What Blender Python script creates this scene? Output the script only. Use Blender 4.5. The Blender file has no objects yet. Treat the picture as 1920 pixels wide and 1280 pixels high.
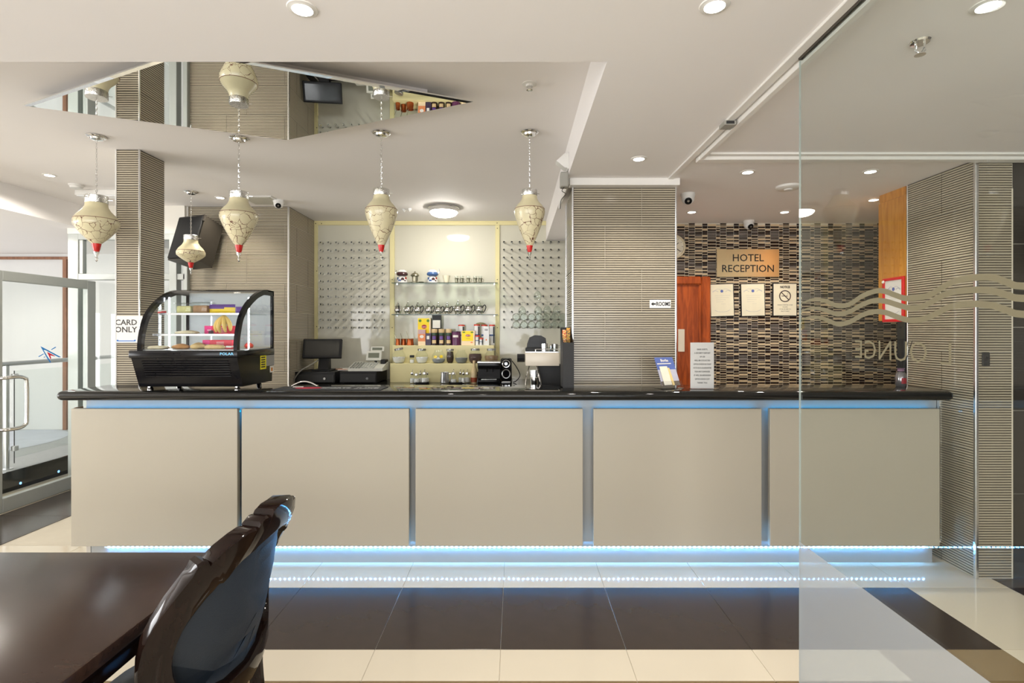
import bpy, bmesh, math, random
from mathutils import Vector, Matrix
# ------------------------------------------------------------------ camera, world, lights, exposure
SC = bpy.context.scene
COL = SC.collection
F, CX, CY, EYE = 972.0, 966.0, 622.0, 1.517       # focal length in px, vanishing point, eye height (m)
cam_d = bpy.data.cameras.new('camera'); cam = bpy.data.objects.new('camera', cam_d); COL.objects.link(cam)
cam.location = (0, 0, EYE); cam.rotation_euler = (math.pi / 2, 0, 0)
cam_d.sensor_width = 36; cam_d.lens = F / 1920 * 36
cam_d.shift_x = -6 / 1920; cam_d.shift_y = -18 / 1920
cam_d.clip_start = .05; cam_d.clip_end = 60
SC.camera = cam
SC.view_settings.view_transform = 'Standard'; SC.view_settings.look = 'None'
SC.view_settings.exposure = -.10; SC.view_settings.gamma = 1; SC.view_settings.use_curve_mapping = False
SC.cycles.max_bounces = 10; SC.cycles.diffuse_bounces = 5; SC.cycles.glossy_bounces = 5
SC.cycles.transmission_bounces = 8; SC.cycles.transparent_max_bounces = 16
SC.cycles.caustics_reflective = False; SC.cycles.caustics_refractive = False
SC.cycles.sample_clamp_indirect = 6
SC.cycles.use_denoising = True
W = bpy.data.worlds.new('world'); SC.world = W; W.use_nodes = True
W.node_tree.nodes['Background'].inputs[0].default_value = (.9, .95, 1, 1)
W.node_tree.nodes['Background'].inputs[1].default_value = .5
WARM, COOL = (1, .93, .83), (.98, .985, 1)
SPOT_W, FILL_W, ROUND_W = 36, 440, 75

def light(name, kind, loc, power, color=WARM, size=.05, rot=(0, 0, 0), spot=None, size_y=None, blend=.8):
    d = bpy.data.lights.new(name, kind); d.energy = power; d.color = color
    if kind == 'AREA':
        d.size = size
        if size_y: d.shape = 'RECTANGLE'; d.size_y = size_y
    else:
        d.shadow_soft_size = size
    if spot: d.spot_size = math.radians(spot); d.spot_blend = blend
    o = bpy.data.objects.new(name, d); COL.objects.link(o); o.location = loc; o.rotation_euler = rot
    return o

# added fill lamp behind the camera, tilted up, standing in for daylight
light('fill_behind_camera', 'AREA', (-1.5, -4.2, 1.3), FILL_W, COOL, 8.0, (math.radians(116), 0, 0), size_y=2.2)
light('fill_lobby', 'AREA', (-8.6, 4.6, 1.6), 24, (.95, .98, 1), 3.0, (math.pi / 2, 0, -math.pi / 2), size_y=2.0)  # unseen area lamp that lights the lobby
light('fill_side', 'AREA', (-8.7, .8, 1.3), 330, (.96, .98, 1), 4.0, (math.radians(108), 0, -math.pi / 2), size_y=2.0)  # added fill from the left, lifts the ceiling of the bar recess
# ------------------------------------------------------------------ helpers
def srgb(r, g, b):
    f = lambda c: (c / 255) / 12.92 if c <= 10 else (((c / 255) + .055) / 1.055) ** 2.4
    return (f(r), f(g), f(b), 1)

def P(px, py, y): return Vector(((px - CX) / F * y, y, EYE - (py - CY) / F * y))
def PX(px, y): return (px - CX) / F * y
def PZ(py, y): return EYE - (py - CY) / F * y
def PC(px, py, z):                                     # point of a ceiling or a worktop at height z
    y = F * (z - EYE) / (CY - py); return Vector(((px - CX) / F * y, y, z))

MATS = {}
def mat(name, col, rough=.5, metal=0, spec=.5, noise=.06, nscale=14, bump=0, bscale=60, trans=0, ior=1.45, coat=0, emit=None, estr=0, alpha=1, sheen=0):
    if name in MATS: return MATS[name]
    m = bpy.data.materials.new(name); m.use_nodes = True; MATS[name] = m
    nt = m.node_tree; b = nt.nodes['Principled BSDF']
    b.inputs['Roughness'].default_value = rough; b.inputs['Metallic'].default_value = metal
    b.inputs['Specular IOR Level'].default_value = spec; b.inputs['IOR'].default_value = ior
    b.inputs['Transmission Weight'].default_value = trans; b.inputs['Coat Weight'].default_value = coat
    b.inputs['Coat Roughness'].default_value = .05
    if emit: b.inputs['Emission Color'].default_value = (*emit[:3], 1); b.inputs['Emission Strength'].default_value = estr
    tc = nt.nodes.new('ShaderNodeTexCoord')
    n = nt.nodes.new('ShaderNodeTexNoise'); n.inputs['Scale'].default_value = nscale; n.inputs['Detail'].default_value = 4
    nt.links.new(tc.outputs['Object'], n.inputs['Vector'])
    mx = nt.nodes.new('ShaderNodeMix'); mx.data_type = 'RGBA'
    lo = tuple(c * (1 - noise) for c in col[:3]) + (1,); hi = tuple(min(1, c * (1 + noise)) for c in col[:3]) + (1,)
    mx.inputs[6].default_value = lo; mx.inputs[7].default_value = hi
    nt.links.new(n.outputs['Fac'], mx.inputs[0]); nt.links.new(mx.outputs[2], b.inputs['Base Color'])
    if bump:
        n2 = nt.nodes.new('ShaderNodeTexNoise'); n2.inputs['Scale'].default_value = bscale; n2.inputs['Detail'].default_value = 3
        nt.links.new(tc.outputs['Object'], n2.inputs['Vector'])
        bp = nt.nodes.new('ShaderNodeBump'); bp.inputs['Strength'].default_value = bump; bp.inputs['Distance'].default_value = .004
        nt.links.new(n2.outputs['Fac'], bp.inputs['Height']); nt.links.new(bp.outputs['Normal'], b.inputs['Normal'])
    return m

def glow(name, col, strength):
    if name in MATS: return MATS[name]
    m = bpy.data.materials.new(name); m.use_nodes = True; MATS[name] = m; nt = m.node_tree; nt.nodes.clear()
    e = nt.nodes.new('ShaderNodeEmission'); o = nt.nodes.new('ShaderNodeOutputMaterial')
    e.inputs[0].default_value = (*col[:3], 1); e.inputs[1].default_value = strength
    nt.links.new(e.outputs[0], o.inputs[0]); return m

def pane(name, tint=(.95, .97, .96), film=0, filmcol=(.8, .85, .9), ior=1.5, rough=0, refl=1.0):
    """clear thin glass: straight-through light plus a Fresnel reflection, and a milky film where wanted"""
    if name in MATS: return MATS[name]
    m = bpy.data.materials.new(name); m.use_nodes = True; MATS[name] = m; nt = m.node_tree; nt.nodes.clear()
    o = nt.nodes.new('ShaderNodeOutputMaterial'); t = nt.nodes.new('ShaderNodeBsdfTransparent'); g = nt.nodes.new('ShaderNodeBsdfGlossy')
    t.inputs[0].default_value = (*tint, 1); g.inputs['Roughness'].default_value = rough
    lw = nt.nodes.new('ShaderNodeLayerWeight'); lw.inputs[0].default_value = .5            # Schlick reflection, the same on both faces
    pw = nt.nodes.new('ShaderNodeMath'); pw.operation = 'POWER'; pw.inputs[1].default_value = 5; nt.links.new(lw.outputs['Facing'], pw.inputs[0])
    r0 = ((ior - 1) / (ior + 1)) ** 2
    mu = nt.nodes.new('ShaderNodeMath'); mu.operation = 'MULTIPLY_ADD'; mu.inputs[1].default_value = (1 - r0) * refl; mu.inputs[2].default_value = r0 * refl; mu.use_clamp = True
    nt.links.new(pw.outputs[0], mu.inputs[0])
    mx = nt.nodes.new('ShaderNodeMixShader'); nt.links.new(mu.outputs[0], mx.inputs[0])
    base = t.outputs[0]
    if film:
        d = nt.nodes.new('ShaderNodeBsdfDiffuse'); d.inputs[0].default_value = (*filmcol, 1)
        tl = nt.nodes.new('ShaderNodeBsdfTranslucent'); tl.inputs[0].default_value = (*filmcol, 1)
        ms = nt.nodes.new('ShaderNodeMixShader'); ms.inputs[0].default_value = .5
        nt.links.new(d.outputs[0], ms.inputs[1]); nt.links.new(tl.outputs[0], ms.inputs[2])
        nz = nt.nodes.new('ShaderNodeTexNoise'); nz.inputs['Scale'].default_value = 3
        mr = nt.nodes.new('ShaderNodeMapRange'); mr.inputs[3].default_value = film - .03; mr.inputs[4].default_value = film + .03
        nt.links.new(nz.outputs['Fac'], mr.inputs[0])
        mf = nt.nodes.new('ShaderNodeMixShader'); nt.links.new(mr.outputs[0], mf.inputs[0])
        nt.links.new(t.outputs[0], mf.inputs[1]); nt.links.new(ms.outputs[0], mf.inputs[2]); base = mf.outputs[0]
    nt.links.new(base, mx.inputs[1]); nt.links.new(g.outputs[0], mx.inputs[2]); nt.links.new(mx.outputs[0], o.inputs[0])
    return m

def wood(name, c1, c2, rough=.35, scale=(6, 6, .8), coat=0, spec=.5, dist=6):
    if name in MATS: return MATS[name]
    m = mat(name, c1, rough, coat=coat, spec=spec); nt = m.node_tree; b = nt.nodes['Principled BSDF']
    tc = nt.nodes.new('ShaderNodeTexCoord'); mp = nt.nodes.new('ShaderNodeMapping'); mp.inputs['Scale'].default_value = scale
    n = nt.nodes.new('ShaderNodeTexNoise'); n.inputs['Scale'].default_value = 5; n.inputs['Detail'].default_value = 7; n.inputs['Distortion'].default_value = .8
    r = nt.nodes.new('ShaderNodeValToRGB'); r.color_ramp.elements[0].color = c1; r.color_ramp.elements[1].color = c2
    r.color_ramp.elements[0].position = .35; r.color_ramp.elements[1].position = .68
    nt.links.new(tc.outputs['Object'], mp.inputs[0]); nt.links.new(mp.outputs[0], n.inputs['Vector']); nt.links.new(n.outputs['Fac'], r.inputs[0])
    nt.links.new(r.outputs[0], b.inputs['Base Color']); return m

class MB:
    def __init__(s): s.v = []; s.f = []; s.mi = []
    def add(s, vs, fs, mi=0):
        o = len(s.v); s.v += [tuple(v) for v in vs]; s.f += [tuple(i + o for i in f) for f in fs]; s.mi += [mi] * len(fs); return s
    def box(s, x0, y0, z0, x1, y1, z1, bev=0, mi=0, seg=1):
        x0, x1 = min(x0, x1), max(x0, x1); y0, y1 = min(y0, y1), max(y0, y1); z0, z1 = min(z0, z1), max(z0, z1)
        vs = [(x, y, z) for z in (z0, z1) for y in (y0, y1) for x in (x0, x1)]
        fs = [(0, 2, 3, 1), (4, 5, 7, 6), (0, 1, 5, 4), (2, 6, 7, 3), (0, 4, 6, 2), (1, 3, 7, 5)]
        if not bev: return s.add(vs, fs, mi)
        bm = bmesh.new(); bv = [bm.verts.new(v) for v in vs]
        for f in fs: bm.faces.new([bv[i] for i in f])
        bmesh.ops.bevel(bm, geom=bm.edges[:], offset=bev, segments=seg, profile=.5, affect='EDGES', clamp_overlap=True)
        return s.bm(bm, mi)
    def bm(s, bm, mi=0):
        bm.verts.index_update(); s.add([v.co.copy() for v in bm.verts], [[v.index for v in f.verts] for f in bm.faces], mi); bm.free(); return s
    def lathe(s, prof, n=20, c=(0, 0, 0), mi=0, axis='z', a0=0, a1=2 * math.pi):
        full = abs(a1 - a0 - 2 * math.pi) < 1e-6; k = n if full else n + 1; vs = []; fs = []; idx = []
        for r, z in prof:
            if r < 1e-6: idx.append([len(vs)]); vs.append((0, 0, z))
            else:
                idx.append(list(range(len(vs), len(vs) + k)))
                vs += [(r * math.cos(a0 + (a1 - a0) * i / n), r * math.sin(a0 + (a1 - a0) * i / n), z) for i in range(k)]
        for a, b in zip(idx, idx[1:]):
            for i in range(n):
                j = (i + 1) % k
                if len(a) == 1 and len(b) == 1: continue
                if len(a) == 1: fs.append((a[0], b[j], b[i]))
                elif len(b) == 1: fs.append((a[i], a[j], b[0]))
                else: fs.append((a[i], a[j], b[j], b[i]))
        if axis == 'y': vs = [(x, -z, y) for x, y, z in vs]     # opens towards the viewer
        if axis == 'x': vs = [(z, x, y) for x, y, z in vs]
        return s.add([(x + c[0], y + c[1], z + c[2]) for x, y, z in vs], fs, mi)
    def cyl(s, c, r, h, n=20, mi=0, axis='z', r2=None, bev=0):
        r2 = r if r2 is None else r2
        if bev: pr = [(0, 0), (r - bev, 0), (r, bev), (r2, h - bev), (r2 - bev, h), (0, h)]
        else: pr = [(0, 0), (r, 0), (r2, h), (0, h)]
        return s.lathe(pr, n, c, mi, axis)
    def tube(s, pts, r, n=8, closed=False, mi=0, r1=None):
        pts = [Vector(p) for p in pts]; m = len(pts); vs = []; fs = []; up = None
        for i, p in enumerate(pts):
            a = pts[(i - 1) % m] if (closed or i) else p; b = pts[(i + 1) % m] if (closed or i < m - 1) else p
            t = (b - a).normalized()
            if up is None: up = t.orthogonal().normalized()
            up = (up - t * up.dot(t)); up = up.normalized() if up.length > 1e-6 else t.orthogonal().normalized()
            w = t.cross(up); rr = r if r1 is None else r + (r1 - r) * i / max(1, m - 1)
            vs += [p + (up * math.cos(2 * math.pi * k / n) + w * math.sin(2 * math.pi * k / n)) * rr for k in range(n)]
        for i in range(m if closed else m - 1):
            j = (i + 1) % m
            fs += [(i * n + k, i * n + (k + 1) % n, j * n + (k + 1) % n, j * n + k) for k in range(n)]
        if not closed: fs += [tuple(reversed(range(n))), tuple(range((m - 1) * n, m * n))]
        return s.add(vs, fs, mi)
    def prism(s, poly, axis, d0, d1, mi=0):
        to = {'y': lambda a, b, d: (a, d, b), 'x': lambda a, b, d: (d, a, b), 'z': lambda a, b, d: (a, b, d)}[axis]
        n = len(poly); vs = [to(a, b, d0) for a, b in poly] + [to(a, b, d1) for a, b in poly]
        fs = [tuple(range(n)), tuple(range(2 * n - 1, n - 1, -1))] + [(i, i + n, (i + 1) % n + n, (i + 1) % n) for i in range(n)]
        bm = bmesh.new(); bv = [bm.verts.new(v) for v in vs]
        for f in fs: bm.faces.new([bv[i] for i in f])
        bmesh.ops.recalc_face_normals(bm, faces=bm.faces[:]); return s.bm(bm, mi)
    def torus(s, c, R, r, n=20, k=8, axis='z', mi=0, sx=1, sy=1):
        pts = []
        for i in range(n):
            a = 2 * math.pi * i / n; x, y = R * math.cos(a) * sx, R * math.sin(a) * sy
            pts.append({'z': (c[0] + x, c[1] + y, c[2]), 'y': (c[0] + x, c[1], c[2] + y), 'x': (c[0], c[1] + x, c[2] + y)}[axis])
        return s.tube(pts, r, k, True, mi)
    def xf(s, M): s.v = [tuple(M @ Vector(v)) for v in s.v]; return s
    def mesh(s, name, mats, ang=35):
        me = bpy.data.meshes.new(name); me.from_pydata(s.v, [], s.f)
        for m in (mats if isinstance(mats, (list, tuple)) else [mats]): me.materials.append(m)
        me.polygons.foreach_set('material_index', s.mi); me.shade_smooth(); me.set_sharp_from_angle(angle=math.radians(ang)); me.update(); return me
    def obj(s, name, mats, parent=None, loc=None, label=None, cat=None, group=None, kind=None, rz=0, ang=35):
        return link(name, s.mesh(name, mats, ang), parent, loc, label, cat, group, kind, rz)

def link(name, me, parent=None, loc=None, label=None, cat=None, group=None, kind=None, rz=0):
    o = bpy.data.objects.new(name, me); COL.objects.link(o); o.parent = parent
    if loc is not None: o.location = loc
    if rz: o.rotation_euler.z = rz
    for k, v in (('label', label), ('category', cat), ('group', group), ('kind', kind)):
        if v: o[k] = v
    return o
def thing(name, label, cat, loc=(0, 0, 0), group=None, rz=0, rot=None):
    o = link(name, None, None, loc, label, cat, group, None, rz); o.empty_display_size = .05
    if rot: o.rotation_euler = rot
    return o
def struct(name, mb, mats, parent=None, ang=35):
    return mb.obj(name, mats, parent, kind=None if parent else 'structure', ang=ang)
def dup(root, loc, label=None, group=None, rz=None):
    r = root.copy(); COL.objects.link(r); r.location = loc
    if rz is not None: r.rotation_euler.z = rz
    if label: r['label'] = label
    if group: r['group'] = group
    for ch in list(root.children):
        c = ch.copy(); COL.objects.link(c); c.parent = r
        for g in list(ch.children):
            d = g.copy(); COL.objects.link(d); d.parent = c
    return r
def text_mb(body, size, align='CENTER', depth=.0006, bold=0, sx=1.0, space=1.0, line=1.0):
    """flat lettering in the XZ plane, read from -Y, baseline of the first line at z=0"""
    cu = bpy.data.curves.new('lettering', 'FONT'); cu.body = body; cu.size = size; cu.align_x = align; cu.extrude = depth; cu.offset = bold
    cu.resolution_u = 2; cu.space_character = space; cu.space_line = line
    o = bpy.data.objects.new('lettering', cu); COL.objects.link(o)
    dg = bpy.context.evaluated_depsgraph_get(); me = bpy.data.meshes.new_from_object(o.evaluated_get(dg))
    mb = MB(); mb.add([(v.co.x * sx, -v.co.z, v.co.y) for v in me.vertices], [tuple(p.vertices) for p in me.polygons])
    bpy.data.objects.remove(o); bpy.data.curves.remove(cu); bpy.data.meshes.remove(me); return mb
def text(body, size, m, parent, loc, name='lettering', M=None, **k):
    mb = text_mb(body, size, **k)
    if M: mb.xf(M)
    mb.xf(Matrix.Translation(loc)); return mb.obj(name, m, parent)
def T(*v): return Matrix.Translation(v)
def RZ(a): return Matrix.Rotation(a, 4, 'Z')
def RX(a): return Matrix.Rotation(a, 4, 'X')
def RY(a): return Matrix.Rotation(a, 4, 'Y')
rnd = random.Random(7)
# ------------------------------------------------------------------ materials
WHITE = mat('white_paint', (.86, .83, .815, 1), .75, noise=.015, nscale=2)
SOFFIT = mat('cream_paint', (.78, .75, .68, 1), .75, noise=.015, nscale=2)
TRIMW = mat('white_plastic', (.78, .76, .72, 1), .45, noise=.02)
CHROME = mat('chrome', (.82, .82, .82, 1), .09, 1, noise=.02)
STEEL = mat('brushed_steel', (.62, .63, .64, 1), .28, 1, noise=.05, nscale=40)
SILVER = mat('silver_trim', (.80, .81, .82, 1), .25, 1, noise=.02)
ALU = mat('aluminium_frame', (.42, .44, .42, 1), .42, .35, noise=.03)
BLACK = mat('black_plastic', (.012, .012, .013, 1), .42, spec=.35, noise=.1)
BLACKG = mat('black_gloss', (.006, .006, .007, 1), .14, spec=.25, noise=.1)
BLACKM = mat('black_matt', (.018, .018, .018, 1), .6, noise=.1)
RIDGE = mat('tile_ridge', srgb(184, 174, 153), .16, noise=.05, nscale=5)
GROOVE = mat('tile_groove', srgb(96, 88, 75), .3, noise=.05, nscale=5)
GROUT = mat('pale_grout', srgb(206, 198, 180), .8, noise=.05)
CREAMT = mat('cream_floor_tile', srgb(222, 212, 192), .08, noise=.03, nscale=3)
DARKT = mat('dark_floor_tile', srgb(60, 50, 44), .2, noise=.12, nscale=9)
BROWNT = mat('brown_floor_tile', srgb(130, 110, 78), .12, noise=.1, nscale=9)
CREAMP = mat('cream_laminate', srgb(175, 168, 152), .38, noise=.02, nscale=3)
GRANITE = mat('black_granite', (.010, .010, .009, 1), .05, noise=.6, nscale=220)
MIRROR = mat('mirror', (.86, .88, .87, 1), .0, 1, noise=.0)
PAPER = mat('white_paper', srgb(232, 228, 220), .6, noise=.01)
INK = mat('black_ink', (.012, .012, .012, 1), .5)
INKG = mat('grey_ink', srgb(120, 118, 122), .6)
YELLOWF = mat('cream_yellow_board', srgb(222, 212, 160), .45, noise=.03)
BACKGL = mat('back_painted_glass', srgb(208, 205, 188), .06, noise=.01, nscale=2)
GLASS = pane('clear_glass', (.96, .98, .97))
CASEGL = pane('case_glass', (.97, .985, .99), refl=.6)
THIN = pane('thin_glassware', (.955, .97, .96), ior=1.4)
SHELFGL = pane('green_shelf_glass', (.80, .90, .85))
EDGEGL = mat('green_glass_edge', srgb(40, 62, 54), .1, noise=.05)
ACRYL = mat('acrylic', (.93, .95, .94, 1), .06, trans=1, ior=1.45, noise=0)
LENS = glow('downlight_lens', (1, .96, .88), 22)
MAHOG = wood('mahogany', srgb(140, 60, 20), srgb(188, 90, 36), .3)
OAK = wood('orange_oak', srgb(188, 122, 40), srgb(214, 150, 62), .4)
DARKW = wood('dark_polished_wood', srgb(22, 13, 10), srgb(31, 19, 15), .07, (2, 9, 2), spec=.25)
TABLEW = wood('dark_table_wood', srgb(50, 36, 31), srgb(60, 44, 37), .22, (3, 10, 3))
RED = mat('red_gloss', srgb(205, 20, 30), .3)
# ------------------------------------------------------------------ room shell
ZL, ZH = 2.577, 2.807                                   # lowered ceiling, ceiling of the bar recess
RX0, RX1, RY0 = -4.42, .36, 2.036                       # the recess: left soffit, right soffit, front edge
c = MB().box(-9, -4.6, ZL, 6, RY0, 3.0).box(RX1, RY0, ZL, 6, 6.4, 3.0).box(-9, RY0, ZL, RX0, 7.3, 3.0)
struct('ceiling', c, WHITE)
struct('ceiling_recess', MB().box(RX0, RY0, ZH, RX1, 6.4, 3.0), WHITE)
struct('wall_soffit', MB().box(RX0, 5.30, 2.52, -3.38, 5.40, ZH).box(-4.58, 5.30, 2.52, RX0, 5.4, ZL), SOFFIT)
# floor: slab, then tiles laid with open joints
flo = struct('floor', MB().box(-9, -4.6, -.2, 6, 7.3, -.004), GROUT)
xj = [-.07 + .6 * k for k in range(-8, 11)]
rows = [(3.078, 3.678), (2.478, 3.078), (2.2546, 2.478), (1.6546, 2.2546), (1.431, 1.6546), (.831, 1.431), (.231, .831)]
far = [(3.678 + .6 * k, 4.278 + .6 * k) for k in range(5)]
def tile_mesh(w, d, m):
    k = ('t', round(w, 3), round(d, 3), m.name)
    if k not in TC: TC[k] = MB().box(0, 0, -.010, w, d, 0, .0012).mesh('floor_tile', m)
    return TC[k]
TC = {}
for x0, x1 in zip(xj, xj[1:]):
    for r, (y0, y1) in enumerate(rows + far):
        m = CREAMT
        inside = -3.1 < x0 and x1 < 2.36
        if (2.9 < x0 < 3.0 or -4.3 < x0 < -4.2): m = DARKT
        elif inside and r == 1: m = DARKT
        elif inside and r == 3: m = BROWNT
        elif (1.7 < x0 < 1.8 or -3.1 < x0 < -3.0) and r >= 2 and r < 7: m = BROWNT if r == 2 else DARKT
        if r >= 7 and x0 > -3.7: continue              # behind the counter
        link('floor_tile', tile_mesh(x1 - x0 - .002, y1 - y0 - .002, m), flo, (x0 + .001, y0 + .001, 0))
struct('wall_front', MB().box(-9, -4.7, 0, 6, -4.6, .3).box(-9, -4.7, 2.6, 6, -4.6, 3).box(2.6, -4.7, .3, 6, -4.6, 2.6).box(-9, -4.7, .3, -5.6, -4.6, 2.6), WHITE)
struct('wall_right', MB().box(5.9, -4.6, 0, 6, 3.2, ZL), mat('dark_lounge_wall', srgb(84, 78, 70), .4, noise=.1))
struct('wall_left', MB().box(-9, -4.6, 0, -8.9, 7.3, ZL), WHITE)

def rib_tile(w, h):
    k = ('r', round(w, 3), round(h, 3))
    if k in TC: return TC[k]
    mb = MB(); n = max(2, round(h / .0158)); p = h / n; z = 0; lev = []
    for i in range(n):
        lev += [(z, .0), (z + p * .50, .0), (z + p * .62, -.003), (z + p * .88, -.003)]; z += p
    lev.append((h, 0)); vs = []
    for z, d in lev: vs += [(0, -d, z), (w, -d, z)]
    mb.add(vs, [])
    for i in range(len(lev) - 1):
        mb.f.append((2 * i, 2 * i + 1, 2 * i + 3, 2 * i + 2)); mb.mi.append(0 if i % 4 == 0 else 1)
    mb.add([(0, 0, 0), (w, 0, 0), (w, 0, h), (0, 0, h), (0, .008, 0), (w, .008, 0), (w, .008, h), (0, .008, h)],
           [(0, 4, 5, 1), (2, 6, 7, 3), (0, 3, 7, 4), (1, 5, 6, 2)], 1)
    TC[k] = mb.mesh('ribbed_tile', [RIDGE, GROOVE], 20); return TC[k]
def tiles(parent, o, ang, width, z0, z1, zj, uj=(0, .3)):
    """ribbed tiles 600 x 300 on a wall that starts at o and runs along direction ang, faces to its right hand"""
    g = .0015; row = 0; z = zj - .302 * 12
    while z < z1:
        a, b = max(z, z0), min(z + .302, z1); row += 1
        if b - a > .02:
            u = uj[row % 2] - .6 * 4
            while u < width:
                p, q = max(u, 0), min(u + .6, width); u += .6
                if q - p < .02: continue
                link('wall_tile', rib_tile(q - p - 2 * g, b - a - 2 * g), parent, (o[0] + math.cos(ang) * (p + g), o[1] + math.sin(ang) * (p + g), a + g), rz=ang)
        z += .302
def corner(parent, x, y, z0, z1, w=.012, m=None):
    return MB().box(x - w / 2, y - w / 2, z0, x + w / 2, y + w / 2, z1, .003).obj('corner_trim', m or SILVER, parent)
d = .0035
# pillar between bar and reception
px0, px1, py0, py1 = .407, 1.128, 3.64, 4.12
pil = struct('pillar', MB().box(px0, py0, 0, px1, py1, 2.53), GROUT)
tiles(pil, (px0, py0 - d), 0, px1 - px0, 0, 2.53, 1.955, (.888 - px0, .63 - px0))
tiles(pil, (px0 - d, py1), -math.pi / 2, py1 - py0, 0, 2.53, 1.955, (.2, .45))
corner(pil, px0 - .003, py0 - .003, 0, 2.53); corner(pil, px1, py0 - .003, 0, 2.53); corner(pil, px0 - .003, py1, 0, 2.53)
struct('trim_1', MB().box(.375, 3.565, 2.527, 1.135, 3.64, ZL, .003).box(.36, 3.565, 2.53, .372, 4.3, ZL, .002), TRIMW)
struct('wall_bar_right', MB().box(.60, py1, 0, 1.2, 6.3, ZH), WHITE)
# slim column on the left
lx0, lx1, ly0, ly1 = -2.825, -2.663, 3.672, 3.93
colm = struct('column', MB().box(lx0, ly0, 0, lx1, ly1, ZH), GROUT)
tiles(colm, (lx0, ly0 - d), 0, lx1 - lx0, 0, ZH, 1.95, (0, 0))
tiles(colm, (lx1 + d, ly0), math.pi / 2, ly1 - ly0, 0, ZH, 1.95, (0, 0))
corner(colm, lx0, ly0 - .003, 0, ZH, .01, TRIMW); corner(colm, lx1 + .003, ly0 - .003, 0, ZH, .012)
# tiled wall behind the speaker and its return
tx0, tx1, ty, by = -3.376, -2.339, 5.345, 6.06
wt = struct('wall_bar_left', MB().box(tx0, ty, 0, tx1 - .1, ty + .1, ZH), GROUT)
wr = struct('wall_bar_return', MB().box(tx1 - .1, ty, 0, tx1, 6.06, ZH), GROUT)
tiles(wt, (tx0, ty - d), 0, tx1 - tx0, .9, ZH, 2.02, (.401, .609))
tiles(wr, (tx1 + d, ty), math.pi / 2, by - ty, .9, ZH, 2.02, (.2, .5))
corner(wt, tx1 + .003, ty - .003, 0, ZH, .018); corner(wt, tx0, ty - .003, 0, ZH, .02, TRIMW)
# pillar beside the reception desk, dark wall beyond
qx0, qx1, qy0, qy1 = 2.836, 3.056, 3.19, 3.745
rp = struct('pillar_reception', MB().box(qx0, qy0, 0, qx1 + .004, qy1, ZL), GROUT)
tiles(rp, (qx0 - d, qy1), -math.pi / 2, qy1 - qy0, 0, ZL, .787, (.3, .0))
tiles(rp, (qx0, qy0 - d), 0, qx1 - qx0, 0, ZL, .787, (0, 0))
corner(rp, qx0 - .003, qy0 - .003, 0, ZL, .02); corner(rp, qx1, qy0 - .003, 0, 2.4, .008, GROUT); corner(rp, qx0 - .002, qy1, 0, ZL, .01)
DW = mat('charcoal_wall_tile', srgb(52, 48, 44), .18, noise=.1)
dw = struct('wall_reception', MB().box(qx1 + .006, qy0 + .02, 0, 5.9, qy0 + .3, ZL), GROUT)
for i in range(3):
    for k in range(5):
        link('wall_tile', TC.setdefault('cw', MB().box(0, -.008, 0, .897, 0, .512, .001).mesh('charcoal_tile', DW)), dw, (qx1 + .01 + .9 * i, qy0 + .02, .002 + .515 * k))
struct('trim_2', MB().box(1.10, 3.10, ZL - .03, 5.9, 3.16, ZL, .003).box(1.10, 3.06, ZL - .012, 5.9, 3.10, ZL), TRIMW)
# mosaic wall of the alcove
my = 5.065
mw = struct('wall_alcove', MB().box(1.1, my, 0, 5.0, my + .15, ZL), mat('mosaic_grout', srgb(214, 206, 188), .7))
struct('wall_alcove_right', MB().box(4.6, 3.5, 0, 4.7, my, ZL), WHITE)
MD = [mat('mosaic_dark', srgb(44, 34, 30), .15, spec=.3, noise=.2), mat('mosaic_beige', srgb(206, 184, 150), .2, noise=.08), mat('mosaic_grey', srgb(112, 104, 98), .15, noise=.1)]
colw = [.087, .143, .065, .105, .122]; sw = sum(colw); SW, SH = .307, .304
rm = random.Random(3); sheet = []; u = 0
for cw in colw:
    z = 0; prev = 1
    while z < SH - .006:
        cidx = 0 if prev else 1
        if rm.random() < .1: cidx = 2
        h = rm.choice([.009, .012, .015, .018, .024]) if cidx == 0 else rm.choice([.006, .007, .009, .012, .020])
        if z + h > SH - .007: h = SH - z
        sheet.append((u / sw * SW, z, cw / sw * SW, h, cidx)); z += h; prev = cidx != 1 and 1 or 0
        if cidx == 0: prev = 0
        else: prev = 1
    u += cw
allt = []
for i in range(10):
    for k in range(9):
        for t, (u, z, w, h, cidx) in enumerate(sheet):
            X, Z = 1.52 + i * SW + u, .05 + k * SH + z
            if Z + h > ZL or X + w > 4.55 or X < 1.14: continue
            allt.append((w * h * (1 if (1.9 < X < 3.45 and 1.0 < Z) else .01), t, X, Z, w, h, cidx))
for k in range(9):                                      # the part left of the first whole sheet
    for t, (u, z, w, h, cidx) in enumerate(sheet):
        X, Z = 1.52 - SW + u, .05 + k * SH + z
        if X > 1.16 and Z + h < ZL: allt.append((w * h * .01, t, X, Z, w, h, cidx))
allt.sort(key=lambda t: -t[0])
def mbox(mb, x, z, w, h, mi, y=my):
    g = .0008; k = .0016; mb.add([(x + k, y, z + g), (x + w - k, y, z + g), (x + w - k, y, z + h - g), (x + k, y, z + h - g)] +
                      [(x + k, y - .003, z + g), (x + w - k, y - .003, z + g), (x + w - k, y - .003, z + h - g), (x + k, y - .003, z + h - g)],
                      [(4, 5, 6, 7), (0, 1, 5, 4), (1, 2, 6, 5), (2, 3, 7, 6), (3, 0, 4, 7)], mi)
rest = MB()
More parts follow.
